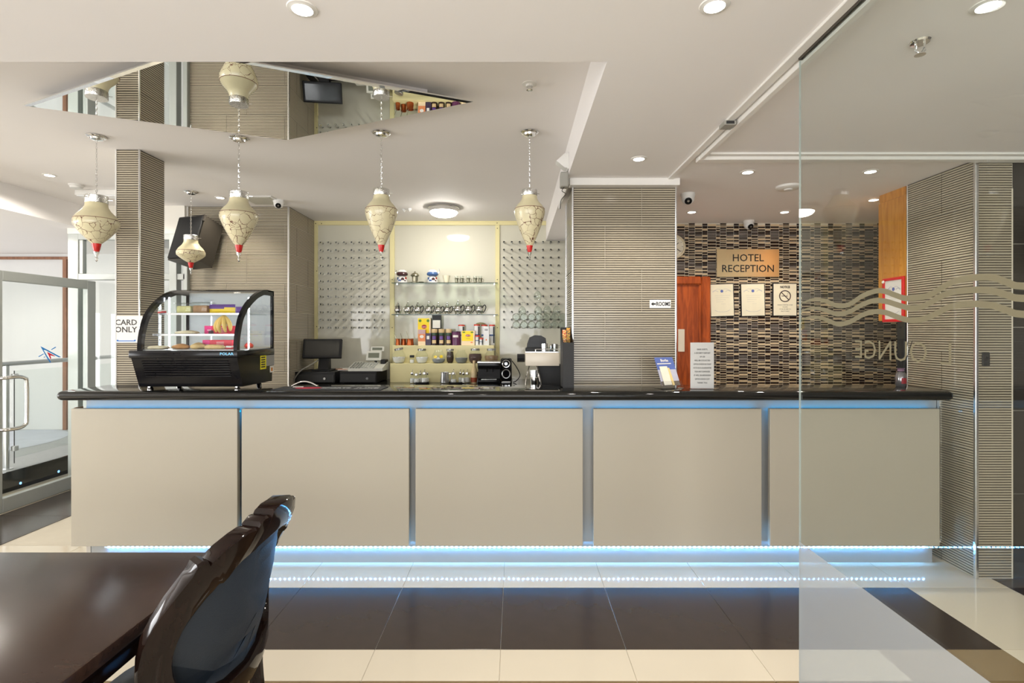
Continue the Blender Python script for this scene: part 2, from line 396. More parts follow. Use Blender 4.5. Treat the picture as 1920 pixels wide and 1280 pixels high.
for n, (a, t, X, Z, w, h, cidx) in enumerate(allt):
    if n < 300:
        k = ('m', t)
        if k not in TC: q = MB(); mbox(q, 0, 0, w, h, 0, 0); TC[k] = q.mesh('mosaic_tile', MD[cidx])
        link('mosaic_tile', TC[k], mw, (X, my, Z))
    else: mbox(rest, X, Z, w, h, cidx)
rest.obj('mosaic_field', MD, mw, kind='stuff')
# bar back wall: frame boards, painted glass and pegs
wb = struct('wall_back', MB().box(-2.36, by, 0, .75, by + .2, ZH), mat('back_board', srgb(200, 198, 180), .6))
gx = [PX(p, by) for p in (597, 732, 740, 929, 937, 1075)]
MB().box(gx[0], by - .012, .97, gx[1], by, 2.76).obj('glass_panel', BACKGL, wb)
MB().box(gx[2], by - .006, .97, gx[3], by, 2.76).obj('glass_panel', BACKGL, wb)
MB().box(gx[4], by - .012, .97, gx[5], by, 2.76).obj('glass_panel', BACKGL, wb)
for a, b in ((PX(589.5, by), gx[0]), (gx[1], gx[2]), (gx[3], gx[4])):
    MB().box(a, by - .03, .97, b, by, 2.76, .002).obj('frame_board', YELLOWF, wb)
MB().box(PX(589.5, by), by - .031, 2.76, gx[5], by, ZH, .002).obj('frame_board', YELLOWF, wb)
sm = MB().cyl((0, 0, 0), .006, .003, 8, axis='y').mesh('screw', mat('screw_head', srgb(90, 84, 60), .4, .6))
for sx, sy in ((594, 508), (594, 612), (735.5, 428), (735.5, 524), (735.5, 614), (932.5, 428), (932.5, 524), (932.5, 614), (592, 419), (603, 419), (932, 418), (1049, 418)):
    link('screw', sm, wb, (PX(sx, by - .03), by - .031, PZ(sy, by - .03)))
peg = MB().lathe([(0, 0), (.0100, 0), (.0100, .076), (.0120, .079), (.0120, .084), (0, .086)], 10, axis='y').mesh('peg', ACRYL)
pegs = []
for r in range(12):
    for k in range(9): pegs.append((PX(600.5 + 14.55 * k, by - .09), PZ(454 + 14.55 * r, by - .09)))
    for k in range(9 if r < 9 else 8): pegs.append((PX(945 + 14.65 * k, by - .09), PZ(453.5 + 14.55 * r, by - .09)))
for x, z in pegs: link('peg', peg, wb, (x, by - .012, z))
# ceiling rail for the glass partition
GX = 1.095
struct('trim_3', MB().box(GX - .045, -2, ZL - .012, GX - .008, 3.565, ZL, .002).box(GX + .008, -2, ZL - .03, GX + .035, 3.1, ZL, .002), TRIMW)
struct('trim_4', MB().box(GX - .008, -2, ZL - .018, GX + .008, 1.99, ZL), mat('dark_channel', srgb(92, 86, 78), .4, .5))
# lobby seen through the glazed door
struct('wall_lobby', MB().box(-8.9, 7.05, 0, -2.4, 7.15, ZL), mat('lobby_wall', (.66, .66, .65, 1), .7, noise=.02))
struct('trim_5', MB().box(-8.9, 7.02, 2.50, -6.06, 7.05, 2.535).box(-6.13, 7.02, .19, -6.08, 7.05, 2.50), wood('brown_trim', srgb(120, 80, 58), srgb(150, 105, 78), .5))
lf = struct('floor_lobby', MB().box(-8.9, 4.2, -.01, -4.82, 7.05, .19), mat('grey_carpet', srgb(176, 178, 180), .95, noise=.18, nscale=60, bump=.4, bscale=200))
MB().box(-4.82, 4.2, 0, -4.80, 7.05, .19).obj('riser', BLACKG, lf)
led = MB().cyl((0, 0, 0), .012, .004, 12, axis='x').mesh('step_light', glow('step_led', (.12, .35, 1), 6))
for y in (5.03, 5.45, 5.9, 4.6): link('step_light', led, lf, (-4.803, y, .05))
rug = MB(); n = 40; rug.lathe([(0, .004), (.97, .004), (1, .002)], n); rug.xf(T(-6.35, 6.2, .19) @ RZ(.2) @ Matrix.Diagonal((.75, .85, 1, 1)))
rug.obj('rug', mat('pale_blue_rug', srgb(200, 205, 216), .95, noise=.12, nscale=5), label='pale blue-grey mat lying on the lobby carpet behind the door', cat='mat')
# ------------------------------------------------------------------ counter
LEDU, LEDD = glow('blue_led_strip', (.0, .40, 1.0), 8.5), None
CHIPU, CHIPD = glow('blue_led_chip', (.05, .55, 1.0), 14), glow('white_led_chip', (.11, .44, 1.0), 300)
ctr = thing('reception_counter', 'long cream panelled reception counter with blue light strips, standing on the tiled floor', 'counter', (0, 3.4, 0))
ctr_m = T(0, -3.4, 0)
def cp(mb, name, mats, parent=None, **k): return mb.xf(ctr_m).obj(name, mats, parent or ctr, **k)
cp(MB().box(-2.79, 3.413, 0, 2.745, 3.60, .16).box(-2.80, 3.385, .15, 2.75, 3.60, 1.09), 'carcass', mat('grey_laminate', srgb(160, 160, 156), .3, noise=.03))
PXS = [(-2.828, -1.769), (-1.742, -.676), (-.635, .431), (.499, 1.569), (1.623, 2.703)]
for a, b in PXS:
    p = cp(MB().box(a, 3.30, .152, b, 3.333, 1.028, .002), 'panel', CREAMP)
    cp(MB().box(a + .02, 3.340, 1.000, b - .01, 3.356, 1.008), 'light_strip', LEDU)
    bk = MB()
    bk.box(a + .15, 3.333, .3, a + .25, 3.386, .9); bk.box(b - .25, 3.333, .3, b - .15, 3.386, .9); cp(bk, 'batten', BLACKM, kind='stuff')
st = cp(MB().box(-2.70, 3.406, .098, 2.70, 3.4125, .108), 'light_strip', mat('led_tape', (.8, .85, .9, 1), .4))
ch = MB(); n = 172
for i in range(n): x = -2.67 + 5.35 * i / (n - 1); ch.add([(x - .0055, 3.4055, .1075), (x + .0055, 3.4055, .1075), (x + .0055, 3.4005, .1005), (x - .0055, 3.4005, .1005)], [(0, 3, 2, 1)])
cp(ch, 'light_chip', CHIPD, kind='stuff')
ch = MB()
for a, b in PXS:
    k = int((b - a) / .05)
    for i in range(k): x = a + .04 + (b - a - .06) * i / (k - 1); ch.box(x - .004, 3.344, 1.008, x + .004, 3.352, 1.011)
cp(ch, 'light_chip', CHIPU, kind='stuff')
cp(MB().box(2.752, 3.36, .15, 2.768, 3.40, 1.09, .003), 'end_strip', CHROME)
cp(MB().box(-2.842, 3.34, .15, -2.83, 3.40, 1.03, .002), 'end_strip', wood('orange_edge', srgb(150, 92, 40), srgb(100, 66, 40), .3))
cp(MB().box(-2.83, 3.42, 0, -2.80, 3.62, 1.09, .002), 'end_panel', STEEL)
top = MB().box(-2.845, 3.20, 1.0905, 2.72, 3.625, 1.15, .0292, seg=6)
top.obj('worktop', GRANITE, None, label='black polished granite worktop with a rounded nose along the reception counter', cat='worktop')
ZT = 1.15
wk = MB().box(-2.6, 3.63, .86, .38, 4.0, .90, .004).box(-2.6, 3.95, 0, .38, 3.98, .86)
wk.obj('staff_shelf', BLACKM, None, label='low black staff work surface right behind the granite worktop', cat='shelf')
bc = thing('back_counter', 'cream back bar counter with black top below the glass display wall', 'counter', (-.8, 5.8, 0))
bm_ = T(.8, -5.8, 0)
MB().box(-2.325, 5.36, 0, .59, 6.03, .94).xf(bm_).obj('cabinet', YELLOWF, bc)
MB().box(-2.329, 5.33, .94, .595, 6.03, .97, .004).xf(bm_).obj('top', GRANITE, bc)
step = thing('stepped_shelf', 'cream two-tier stepped shelf standing on the back counter', 'shelf', (-.9, 5.8, .97))
sm_ = T(.9, -5.8, -.97)
sa, sb = PX(731.5, 5.60), PX(940, 5.60)
MB().box(sa, 5.60, .97, sb, 5.80, 1.175, .002).xf(sm_).obj('lower_tier', YELLOWF, step)
MB().box(PX(736, 5.78), 5.78, 1.175, PX(926, 5.78), 6.02, 1.366, .002).xf(sm_).obj('upper_tier', YELLOWF, step)
def glass_shelf(py, lab):
    z = PZ(py, 5.86); t = thing('glass_shelf', lab, 'shelf', (-.8, 5.95, z))
    a, b = PX(734, 5.86) + .8, PX(933, 5.86) + .8
    MB().box(a, -.085, -.008, b, .085, 0).obj('shelf_pane', SHELFGL, t)
    MB().box(a, -.09, -.008, b, -.085, 0).obj('front_edge', EDGEGL, t)
    for x in (a + .03, b - .05): MB().box(x, .02, -.02, x + .018, .08, -.008, .002).obj('bracket', CHROME, t)
    return z
ZS1 = glass_shelf(529.5, 'upper glass shelf on the bar wall, carrying painted pots and small holders')
ZS2 = glass_shelf(589, 'lower glass shelf on the bar wall, carrying the row of silver teapots')
# ------------------------------------------------------------------ glass partition of the lounge
gp = thing('glass_partition', 'frameless glass partition with frosted waves and mirrored lounge lettering', 'partition', (GX, 1.9, 0))
def gy(px): return GX * F / (px - CX)
def gz(px, py): return EYE - (py - CY) / F * gy(px)
gM = T(-GX, -1.9, 0)
MB().box(GX - .003, -1.2, .002, GX + .003, 1.992, ZL - .018).xf(gM).obj('pane', GLASS, gp)
MB().box(GX - .0032, 1.9921, .002, GX + .0032, 1.994, ZL - .02).xf(gM).obj('edge', pane('pale_edge_glass', (.75, .82, .8), film=.55, filmcol=(.8, .86, .86)), gp)
MB().box(GX - .0042, -1.2, .004, GX - .0035, 1.99, .712).xf(gM).obj('frosted_band', pane('frosted_film', (.92, .95, .97), film=.40, filmcol=(.86, .89, .92)), gp)
WAVE = pane('frosted_wave_film', (.9, .88, .8), film=.90, filmcol=srgb(164, 157, 132)[:3])
zx = lambda x, y: (1480 + x / 4.364, 480 + y / 4.364)
waves = [
 [(110,385),(200,355),(300,365),(400,405),(500,395),(600,330),(700,290),(780,285),(880,320),(960,345),(1060,340),(1160,318),(1300,235),(1400,195),(1530,175),(1680,175),(1800,215),(1920,245)],
 [(110,445),(200,425),(300,440),(400,475),(500,455),(600,400),(700,365),(800,370),(900,400),(1000,425),(1100,412),(1200,360),(1300,308),(1400,285),(1530,276),(1680,285),(1800,320),(1920,345)],
 [(110,520),(200,495),(300,515),(400,555),(500,540),(600,485),(700,455),(800,462),(900,500),(1000,525),(1100,517),(1200,478),(1300,425),(1400,400),(1530,390),(1680,405),(1800,445),(1920,475)]]
def smooth(pts, k=4):
    out = []
    for i in range(len(pts) - 1):
        p0, p1, p2, p3 = pts[max(i - 1, 0)], pts[i], pts[i + 1], pts[min(i + 2, len(pts) - 1)]
        for j in range(k):
            t = j / k
            out.append(tuple(.5 * (2 * b + (c - a) * t + (2 * a - 5 * b + 4 * c - d) * t * t + (3 * b - a - 3 * c + d) * t ** 3) for a, b, c, d in zip(p0, p1, p2, p3)))
    return out + [tuple(pts[-1])]
for wv in waves:
    pts = [(gy(x), gz(x, y)) for x, y in (zx(*p) for p in wv)]
    y0, z0 = pts[-1]; pts += [(y0 - .12, z0 - .004), (y0 - .3, z0 + .03), (y0 - .5, z0 + .02), (y0 - .7, z0 - .005)]
    pts = smooth(pts); mb = MB(); h = .0078; nv = []
    for i, p in enumerate(pts):
        a, b = pts[max(i - 1, 0)], pts[min(i + 1, len(pts) - 1)]; t = Vector((b[0] - a[0], b[1] - a[1])).normalized(); hh = h * min(1, .35 + i / 14)
        nv += [(GX - .0036, p[0] - t.y * hh, p[1] + t.x * hh), (GX - .0036, p[0] + t.y * hh, p[1] - t.x * hh), (GX - .0042, p[0] - t.y * hh, p[1] + t.x * hh), (GX - .0042, p[0] + t.y * hh, p[1] - t.x * hh)]
    fs = []
    for i in range(len(pts) - 1):
        q = 4 * i; fs += [(q + 2, q + 3, q + 7, q + 6), (q, q + 4, q + 5, q + 1), (q, q + 2, q + 6, q + 4), (q + 1, q + 5, q + 7, q + 3)]
    mb.add(nv, fs).xf(gM).obj('wave_stripe', WAVE, gp)
RY_ = Matrix(((0, 1, 0, 0), (1, 0, 0, 0), (0, 0, 1, 0), (0, 0, 0, 1)))   # text X -> +Y, depth -> X
lt = [('L', 1.297, 1.37), ('OUNGE', 1.373, 1.664)]
for s, ya, yb in lt:
    mb = text_mb(s, .083, 'LEFT', .0003, bold=-.0005); w0 = min(v[0] for v in mb.v); w1 = max(v[0] for v in mb.v)
    k = (yb - ya) / (w1 - w0) if len(s) > 1 else 1
    mb.v = [((v[0] - w0) * k, v[1], v[2]) for v in mb.v]
    mb.xf(RY_).xf(T(GX - .004, ya, 1.434)).xf(gM).obj('lettering', WAVE, gp)
# ------------------------------------------------------------------ ceiling mirror
zm = 2.734
def mp(px, py): return PC(px, py, zm)
A, B, Cb = mp(45, 200), mp(887, 193), mp(540, 264)
ctrx = (A.x + B.x) / 2; D = Vector((A.x + B.x - Cb.x, A.y + B.y - Cb.y, zm))
mir = thing('ceiling_mirror', 'large diamond shaped mirror hung flat below the bar ceiling', 'mirror', (ctrx, A.y, zm))
mm = T(-ctrx, -A.y, -zm)
def inset(poly, k):
    cx = sum(p[0] for p in poly) / 4; cy = sum(p[1] for p in poly) / 4
    return [(cx + (p[0] - cx) * k, cy + (p[1] - cy) * k) for p in poly]
Q = [(A.x, A.y), (D.x, D.y), (B.x, B.y), (Cb.x, Cb.y)]
MB().prism(inset(Q, .972), 'z', zm, zm + .006).xf(mm).obj('mirror_pane', MIRROR, mir)
rim = MB(); qi = inset(Q, .972)
for i in range(4):
    j = (i + 1) % 4; rim.add([(*qi[i], zm), (*qi[j], zm), (*Q[j], zm + .006), (*Q[i], zm + .006)], [(0, 1, 2, 3)])
rim.add([(*p, zm + .006) for p in Q] + [(*p, zm + .012) for p in Q], [(0, 1, 5, 4), (1, 2, 6, 5), (2, 3, 7, 6), (3, 0, 4, 7), (4, 5, 6, 7)])
rim.xf(mm).obj('bevelled_rim', MIRROR, mir)
MB().prism(inset(Q, .80), 'z', zm + .012, ZH).xf(mm).obj('backing_board', WHITE, mir)
# ------------------------------------------------------------------ pendants
def crackle():
    m = mat('crackled_ceramic', srgb(214, 204, 168), .35, noise=.12, nscale=9, coat=.3); nt = m.node_tree; b = nt.nodes['Principled BSDF']
    base = b.inputs['Base Color'].links[0].from_socket
    tc = nt.nodes.new('ShaderNodeTexCoord'); oi = nt.nodes.new('ShaderNodeObjectInfo')
    ad = nt.nodes.new('ShaderNodeVectorMath'); nt.links.new(tc.outputs['Object'], ad.inputs[0]); nt.links.new(oi.outputs['Location'], ad.inputs[1])
    nz = nt.nodes.new('ShaderNodeTexNoise'); nz.inputs['Scale'].default_value = 18; nt.links.new(ad.outputs[0], nz.inputs['Vector'])
    sc = nt.nodes.new('ShaderNodeVectorMath'); sc.operation = 'SCALE'; sc.inputs[3].default_value = .05; nt.links.new(nz.outputs['Color'], sc.inputs[0])
    a2 = nt.nodes.new('ShaderNodeVectorMath'); nt.links.new(ad.outputs[0], a2.inputs[0]); nt.links.new(sc.outputs[0], a2.inputs[1])
    vo = nt.nodes.new('ShaderNodeTexVoronoi'); vo.feature = 'DISTANCE_TO_EDGE'; vo.inputs['Scale'].default_value = 21; nt.links.new(a2.outputs[0], vo.inputs['Vector'])
    n3 = nt.nodes.new('ShaderNodeTexNoise'); n3.inputs['Scale'].default_value = 11; nt.links.new(ad.outputs[0], n3.inputs['Vector'])
    th = nt.nodes.new('ShaderNodeMapRange'); th.inputs[1].default_value = .36; th.inputs[2].default_value = .62; th.inputs[3].default_value = .0; th.inputs[4].default_value = .03
    nt.links.new(n3.outputs['Fac'], th.inputs[0])
    lt_ = nt.nodes.new('ShaderNodeMath'); lt_.operation = 'LESS_THAN'; nt.links.new(vo.outputs['Distance'], lt_.inputs[0]); nt.links.new(th.outputs[0], lt_.inputs[1])
    mx = nt.nodes.new('ShaderNodeMix'); mx.data_type = 'RGBA'; nt.links.new(lt_.outputs[0], mx.inputs[0]); nt.links.new(base, mx.inputs[6]); mx.inputs[7].default_value = srgb(104, 62, 46)
    nt.links.new(mx.outputs[2], b.inputs['Base Color']); return m
CRACK = crackle(); CRACKP = mat('plain_ceramic', srgb(216, 206, 168), .35, noise=.1, coat=.3); REDG = mat('red_glass_paint', srgb(200, 38, 34), .25, noise=.3, nscale=40)
CLEAR = mat('crystal', (.95, .97, .97, 1), .02, trans=1, ior=1.5, noise=0)
def pendant(label, canopy, ztop, R, zb):
    """canopy: point on the ceiling; ztop: top of the collar; R: body radius; zb: bottom tip of the crystal"""
    t = thing('pendant_lamp', label, 'lamp', canopy, 'cracked ceramic pendants hanging over the bar'); H = ztop - canopy.z; k = R / .104
    MB().lathe([(0, 0), (.056, 0), (.058, -.006), (.05, -.012), (.04, -.013), (.036, -.024), (.016, -.03), (0, -.03)], 24).obj('ceiling_rose', CHROME, t)
    cm = MB(); z = -.034; i = 0
    while z > H + .006:
        q = MB().torus((0, 0, 0), .0065, .0017, 10, 5, 'y', sx=.62, sy=1.7); q.xf(RZ(math.pi / 2 * (i % 2) + .3)); q.xf(T(0, 0, z - .008)); cm.add(q.v, q.f); z -= .0178; i += 1
    cm.obj('chain', CHROME, t, kind='stuff')
    cl = MB().lathe([(0, H), (.05 * k, H), (.052 * k, H - .003), (.052 * k, H - .038 * k), (.05 * k, H - .042 * k)], 24); cl.obj('collar', mat('pierced_chrome', (.7, .7, .68, 1), .2, 1, noise=.35, nscale=90, bump=.6, bscale=150), t)
    s3 = MB()
    for j in range(3): a = j * 2.094 + .4; s3.tube([(.05 * k * math.cos(a), .05 * k * math.sin(a), H - .02 * k), (.072 * k * math.cos(a), .072 * k * math.sin(a), H - .02 * k)], .0022, 6)
    s3.obj('thumb_screw', CHROME, t, kind='stuff')
    b0 = H - .04 * k; L = b0 - (zb - canopy.z) - .055 * k               # ceramic length
    up = [(0, b0 + .002), (.050 * k, b0), (.052 * k, b0 - .02 * k), (.064 * k, b0 - .042 * k), (.086 * k, b0 - .066 * k), (.1005 * k, b0 - .090 * k)]
    lo = [(.1005 * k, b0 - .090 * k), (.104 * k, b0 - .104 * k), (.102 * k, b0 - .122 * k)]
    z0 = b0 - .122 * k; z1 = b0 - L + .044 * k
    for j in range(1, 9): f = j / 8; lo.append((k * (.102 - .080 * f - .006 * math.sin(math.pi * f) * -1), z0 + (z1 - z0) * f))
    MB().lathe(up, 28).obj('shoulder', CRACKP, t); shd = MB().lathe(lo, 28).obj('shade', CRACK, t)
    MB().torus((0, 0, b0 - .090 * k), .1008 * k, .0016, 28, 6).obj('painted_line', mat('dark_red_line', srgb(110, 50, 40), .4), shd)
    MB().lathe([(.0222 * k, z1), (.0165 * k, z1 - .030 * k), (.012 * k, z1 - .044 * k), (0, z1 - .044 * k)], 16).obj('red_tip', REDG, shd)
    ze = zb - canopy.z
    MB().lathe([(.013 * k, z1 - .044 * k), (.011 * k, z1 - .054 * k), (.004 * k, ze + .028 * k), (.007 * k, ze + .02 * k), (.004 * k, ze + .012 * k), (.006 * k, ze + .006 * k), (0, ze)], 8).obj('crystal_drop', CLEAR, t)
for lab, (px, py), pt, hw, pb in (
    ('cracked cream pendant lamp hanging just left of the slim tiled column', (181, 255), 367, 36, 491),
    ('cracked cream pendant lamp hanging from under the mirror edge, in front of the striped wall', (448, 258), 359.5, 33, 491),
    ('cracked cream pendant lamp in front of the left glass panel of the bar wall', (715, 248), 355, 30, 488),
    ('cracked cream pendant lamp nearest the striped pillar, orange streak on its side', (993, 247), 356, 29, 488),
    ('smallest cracked cream pendant lamp, hanging in front of the black loudspeaker', (358, 359), 441, 24, 515)):
    cpt = PC(px, py, ZH); s = cpt.y / F
    pendant(lab, cpt, EYE + (CY - pt) * s, hw * s, EYE + (CY - pb) * s)
# ------------------------------------------------------------------ ceiling fittings
dl_ring = MB().lathe([(.033, -.006), (.036, -.004), (.047, -.003), (.049, 0)], 24).mesh('trim_ring', TRIMW)
dl_lens = MB().lathe([(0, -.005), (.034, -.005)], 24).mesh('lens', LENS)
def downlight(label, p, power=1.0, spot=125):
    t = thing('downlight', label, 'downlight', p, 'recessed ceiling downlights'); link('trim_ring', dl_ring, t); link('lens', dl_lens, t)
    light('spot_lamp', 'SPOT', (p.x, p.y, p.z - .012), SPOT_W * power, WARM, .03, (0, 0, 0), spot, blend=.8 if spot < 150 else .2)
for lab, px, py, z, pw in (
    ('round downlight in the front ceiling before the tip of the diamond mirror', 567, 16, ZL, 1),
    ('round downlight in the front ceiling left of the glass partition rail', 1340, 10, ZL, 1),
    ('round downlight in the front ceiling, seen through the glass partition', 1853, 10, ZL, .8),
    ('round downlight in the lowered ceiling right before the striped pillar', 1198, 297, ZL, 1.2),
    ('round downlight over the reception desk, between pillar and partition edge', 1402, 322, ZL, 1),
    ('round downlight over the reception desk, seen through the glass before the oak cupboard', 1632, 321, ZL, 1),
    ('round downlight beside the security camera above the brown door', 1297, 397, ZL, .8),
    ('round downlight above the hotel reception sign', 1471, 397, ZL, 1.2),
    ('round downlight next to the top of the oak cupboard', 1638, 374, ZL, 1),
    ('round downlight in the bar ceiling left of the first pendant, by the soffit', 93, 328, ZH, 1.6),
    ('round downlight in the bar ceiling above the loudspeaker wall', 413, 370, ZH, 1.3)):
    downlight(lab, PC(px, py, z), pw, 166 if px == 93 else 125)
downlight('round downlight in the lobby ceiling before the brown topped wall', Vector((-6.4, 6.2, ZL)), 1)
downlight('round downlight in the low ceiling beyond the left soffit', Vector((-5.05, 4.98, ZL)), 1.4, 166)
for x, y in ((-3.4, 1.2), (-1.2, -.6), (1.9, -.4), (-3.2, -1.8), (1.2, -2.4), (3.6, 1.0), (-.4, 1.0)):  # extra unseen lamps without fittings, added to fill the room
    light('spot_lamp', 'SPOT', (x, y, ZL - .02), SPOT_W, WARM, .03, (0, 0, 0), 130)
rl = thing('ceiling_light', 'round chrome rimmed ceiling light shining before the bar wall', 'lamp', PC(832, 388, ZH))
MB().lathe([(0, 0), (.152, 0), (.158, -.006), (.158, -.014), (.152, -.018), (.152, -.050), (.145, -.054), (.141, -.054)], 40).obj('rim', CHROME, rl)
MB().lathe([(.142, -.052), (.138, -.062), (.125, -.078), (.095, -.092), (.05, -.100), (0, -.102)], 40).obj('diffuser', glow('diffuser_glow', (1, .95, .87), ROUND_W), rl)
DOTW = mat('off_white_plastic', (.72, .71, .68, 1), .4)
def lathe_thing(name, label, cat, p, prof, m, n=24, extra=()):
    t = thing(name, label, cat, p); MB().lathe(prof, n).obj('body', m, t)
    for nm, pr, mm_ in extra: MB().lathe(pr, n).obj(nm, mm_, t)
    return t
lathe_thing('smoke_detector', 'white smoke detector by the left soffit, near the first pendant', 'detector', PC(143, 346, ZH), [(0, 0), (.055, 0), (.055, -.012), (.048, -.018), (.045, -.032), (.03, -.036), (0, -.036)], DOTW, extra=[('sensor_ring', [(.046, -.020), (.047, -.022), (.046, -.026)], BLACKM)])
lathe_thing('access_point', 'flat white round disc with raised centre on the reception ceiling', 'detector', PC(1478, 349, ZL), [(0, 0), (.085, 0), (.085, -.014), (.075, -.02), (.03, -.022), (.026, -.03), (0, -.03)], DOTW)
lathe_thing('sprinkler', 'small round chrome sprinkler head in the bar ceiling left of the lowered edge', 'sprinkler', PC(993, 157, ZH), [(0, 0), (.038, 0), (.038, -.004), (.02, -.006), (.018, -.016), (0, -.016)], DOTW, extra=[('nozzle', [(.010, -.016), (.010, -.03), (.016, -.034), (0, -.036)], CHROME)])
sp = thing('sprinkler', 'wire framed chrome sprinkler head on the front ceiling, seen through the glass', 'sprinkler', PC(1725, 78, ZL))
MB().lathe([(0, 0), (.034, 0), (.03, -.006), (0, -.008)], 20).obj('plate', CHROME, sp)
for a in (0, 1.57): MB().tube([(.018 * math.cos(a), .018 * math.sin(a), -.006), (.02 * math.cos(a), .02 * math.sin(a), -.03), (0, 0, -.046), (-.02 * math.cos(a), -.02 * math.sin(a), -.03), (-.018 * math.cos(a), -.018 * math.sin(a), -.006)], .0025, 6).obj('guard_wire', CHROME, sp)
MB().lathe([(0, -.046), (.018, -.046), (.018, -.049), (0, -.049)], 16).obj('deflector', CHROME, sp)
for lab, px, py in (('pair of tiny white ceiling sensors, the left one, beside the round ceiling light', 758, 392), ('pair of tiny white ceiling sensors, the right one, beside the round ceiling light', 768, 391)):
    lathe_thing('ceiling_sensor', lab, 'sensor', PC(px, py, ZH), [(0, 0), (.022, 0), (.022, -.012), (.012, -.02), (.008, -.03), (0, -.03)], DOTW, 16)
def dome(label, p, yaw, s=1.0):
    t = thing('security_camera', label, 'camera', p, rz=yaw)
    MB().lathe([(0, 0), (.05 * s, 0), (.052 * s, -.012 * s), (.046 * s, -.03 * s), (.042 * s, -.034 * s)], 24).obj('base', DOTW, t)
    pr = [(.046 * s * math.cos(a), .046 * s * math.sin(a)) for a in [math.pi / 2 * i / 8 - math.pi / 2 * 1 for i in range(13)]]
    BALL = [MB().lathe([(0 if i == 0 else r, z) for i, (r, z) in enumerate(pr)], 24)]; BALL[0].xf(T(0, 0, -.036 * s)); ball = MB.obj(BALL[0], 'ball', DOTW, t)
    e = MB().lathe([(0, 0), (.026 * s, 0), (.026 * s, .006 * s), (.022 * s, .008 * s), (0, .008 * s)], 20, axis='y'); e.xf(T(0, -.038 * s, 0)).xf(RX(math.radians(38))).xf(T(0, 0, -.036 * s)).obj('lens_plate', BLACKG, ball)
    e = MB().lathe([(0, 0), (.009 * s, 0), (.008 * s, .004 * s), (0, .004 * s)], 14, axis='y'); e.xf(T(0, -.046 * s, .002)).xf(RX(math.radians(38))).xf(T(0, 0, -.036 * s)).obj('lens', STEEL, ball)
dome('white dome security camera at the corner of the striped bar walls', PC(524, 376, ZH) + Vector((0, -.02, 0)), .35)
dome('white dome security camera on the reception ceiling beside the striped pillar', PC(1290, 363, ZL), -.25, 1.05)
dome('white dome security camera over the mosaic wall, above the reception sign', Vector((PX(1404, 4.95), 4.95, ZL)), .1)
vt = thing('air_vent', 'white square access panel in the bar ceiling beside the corner camera', 'vent', PC(492, 375, ZH))
MB().box(-.16, -.16, -.008, .16, .16, 0, .002).obj('frame', DOTW, vt); MB().box(-.13, -.13, -.011, .13, .13, -.008, .002).obj('panel', mat('grey_panel', srgb(190, 188, 176), .5), vt)
el = thing('emergency_light', 'slim white box light fixed under the bar ceiling behind the first pendant', 'lamp', PC(176, 352, ZH) + Vector((0, .1, 0)))
MB().box(-.22, -.05, -.05, .22, .05, 0, .006).obj('housing', DOTW, el); MB().box(-.20, -.052, -.058, .20, .048, -.05, .003).obj('cover', mat('frosted_cover', (.85, .86, .88, 1), .35), el)
pir = thing('motion_sensor', 'white pointed motion sensor fixed on the soffit edge near the striped pillar', 'sensor', (.36, 3.50, 2.66))
MB().prism([(0, .05), (-.03, .048), (-.085, .0), (-.03, -.045), (0, -.05)], 'y', -.04, .04).obj('housing', DOTW, pir); MB().box(-.012, -.045, -.055, 0, .045, .055, .003).obj('back_plate', DOTW, pir)
jb = thing('junction_box', 'small grey ribbed box with loose wires under the motion sensor', 'box', (.36, 3.52, 2.545))
MB().box(-.055, -.035, -.05, 0, .035, .05, .006).obj('housing', mat('grey_plastic', srgb(150, 148, 140), .5), jb)
MB().tube(smooth([(-.03, -.02, -.05), (-.045, -.03, -.08), (-.02, -.03, -.10), (-.05, -.03, -.14), (-.058, -.03, -.20)]), .0025, 6).obj('wire', BLACKM, jb)
dc = thing('door_magnet', 'small grey box on the ceiling rail near the glass partition', 'box', (GX - .03, 2.60, ZL - .012))
MB().box(-.03, -.035, -.022, .03, .035, 0, .003).obj('housing', mat('grey_plastic', srgb(150, 148, 140), .5), dc); MB().box(-.02, -.036, -.018, .02, -.035, -.004).obj('face', BLACKM, dc)
# ------------------------------------------------------------------ glazed screen, door leaf, handrail
def st_(name, x0, y0, z0, x1, y1, z1, m, parent, b=.003): return MB().box(x0, y0, z0, x1, y1, z1, b).obj(name, m, parent)
ws = struct('window_1', MB().box(-4.575, 5.30, 0, -4.47, 5.37, 2.52, .003), ALU)
st_('frame', -4.47, 5.30, 2.46, -3.38, 5.37, 2.52, ALU, ws); st_('frame', -4.47, 5.30, 2.05, -3.38, 5.37, 2.112, ALU, ws)
st_('frame', PX(318, 5.3), 5.29, 0, PX(332, 5.3), 5.37, 2.52, ALU, ws); st_('frame', PX(343, 5.3), 5.30, 0, PX(351, 5.3), 5.36, 2.52, ALU, ws)
st_('frame', -4.47, 5.31, 2.112, -4.43, 5.36, 2.46, ALU, ws); st_('frame', -4.47, 5.31, 0, -4.36, 5.37, .10, ALU, ws)
st_('pane', -4.47, 5.335, .10, PX(318, 5.3), 5.341, 2.05, GLASS, ws, 0); st_('pane', -4.43, 5.335, 2.112, -3.38, 5.341, 2.46, GLASS, ws, 0)
dx = -4.3
dr = struct('door_1', MB().box(dx - .025, 4.10, .006, dx + .025, 4.325, 2.03, .004), ALU)
st_('frame', dx - .025, 5.185, .006, dx + .025, 5.285, 2.03, ALU, dr); st_('frame', dx - .025, 4.325, 1.945, dx + .025, 5.185, 2.03, ALU, dr)
st_('frame', dx - .025, 4.325, .006, dx + .025, 5.185, .125, ALU, dr); st_('pane', dx - .004, 4.325, .125, dx + .004, 5.185, 1.945, GLASS, dr, 0)
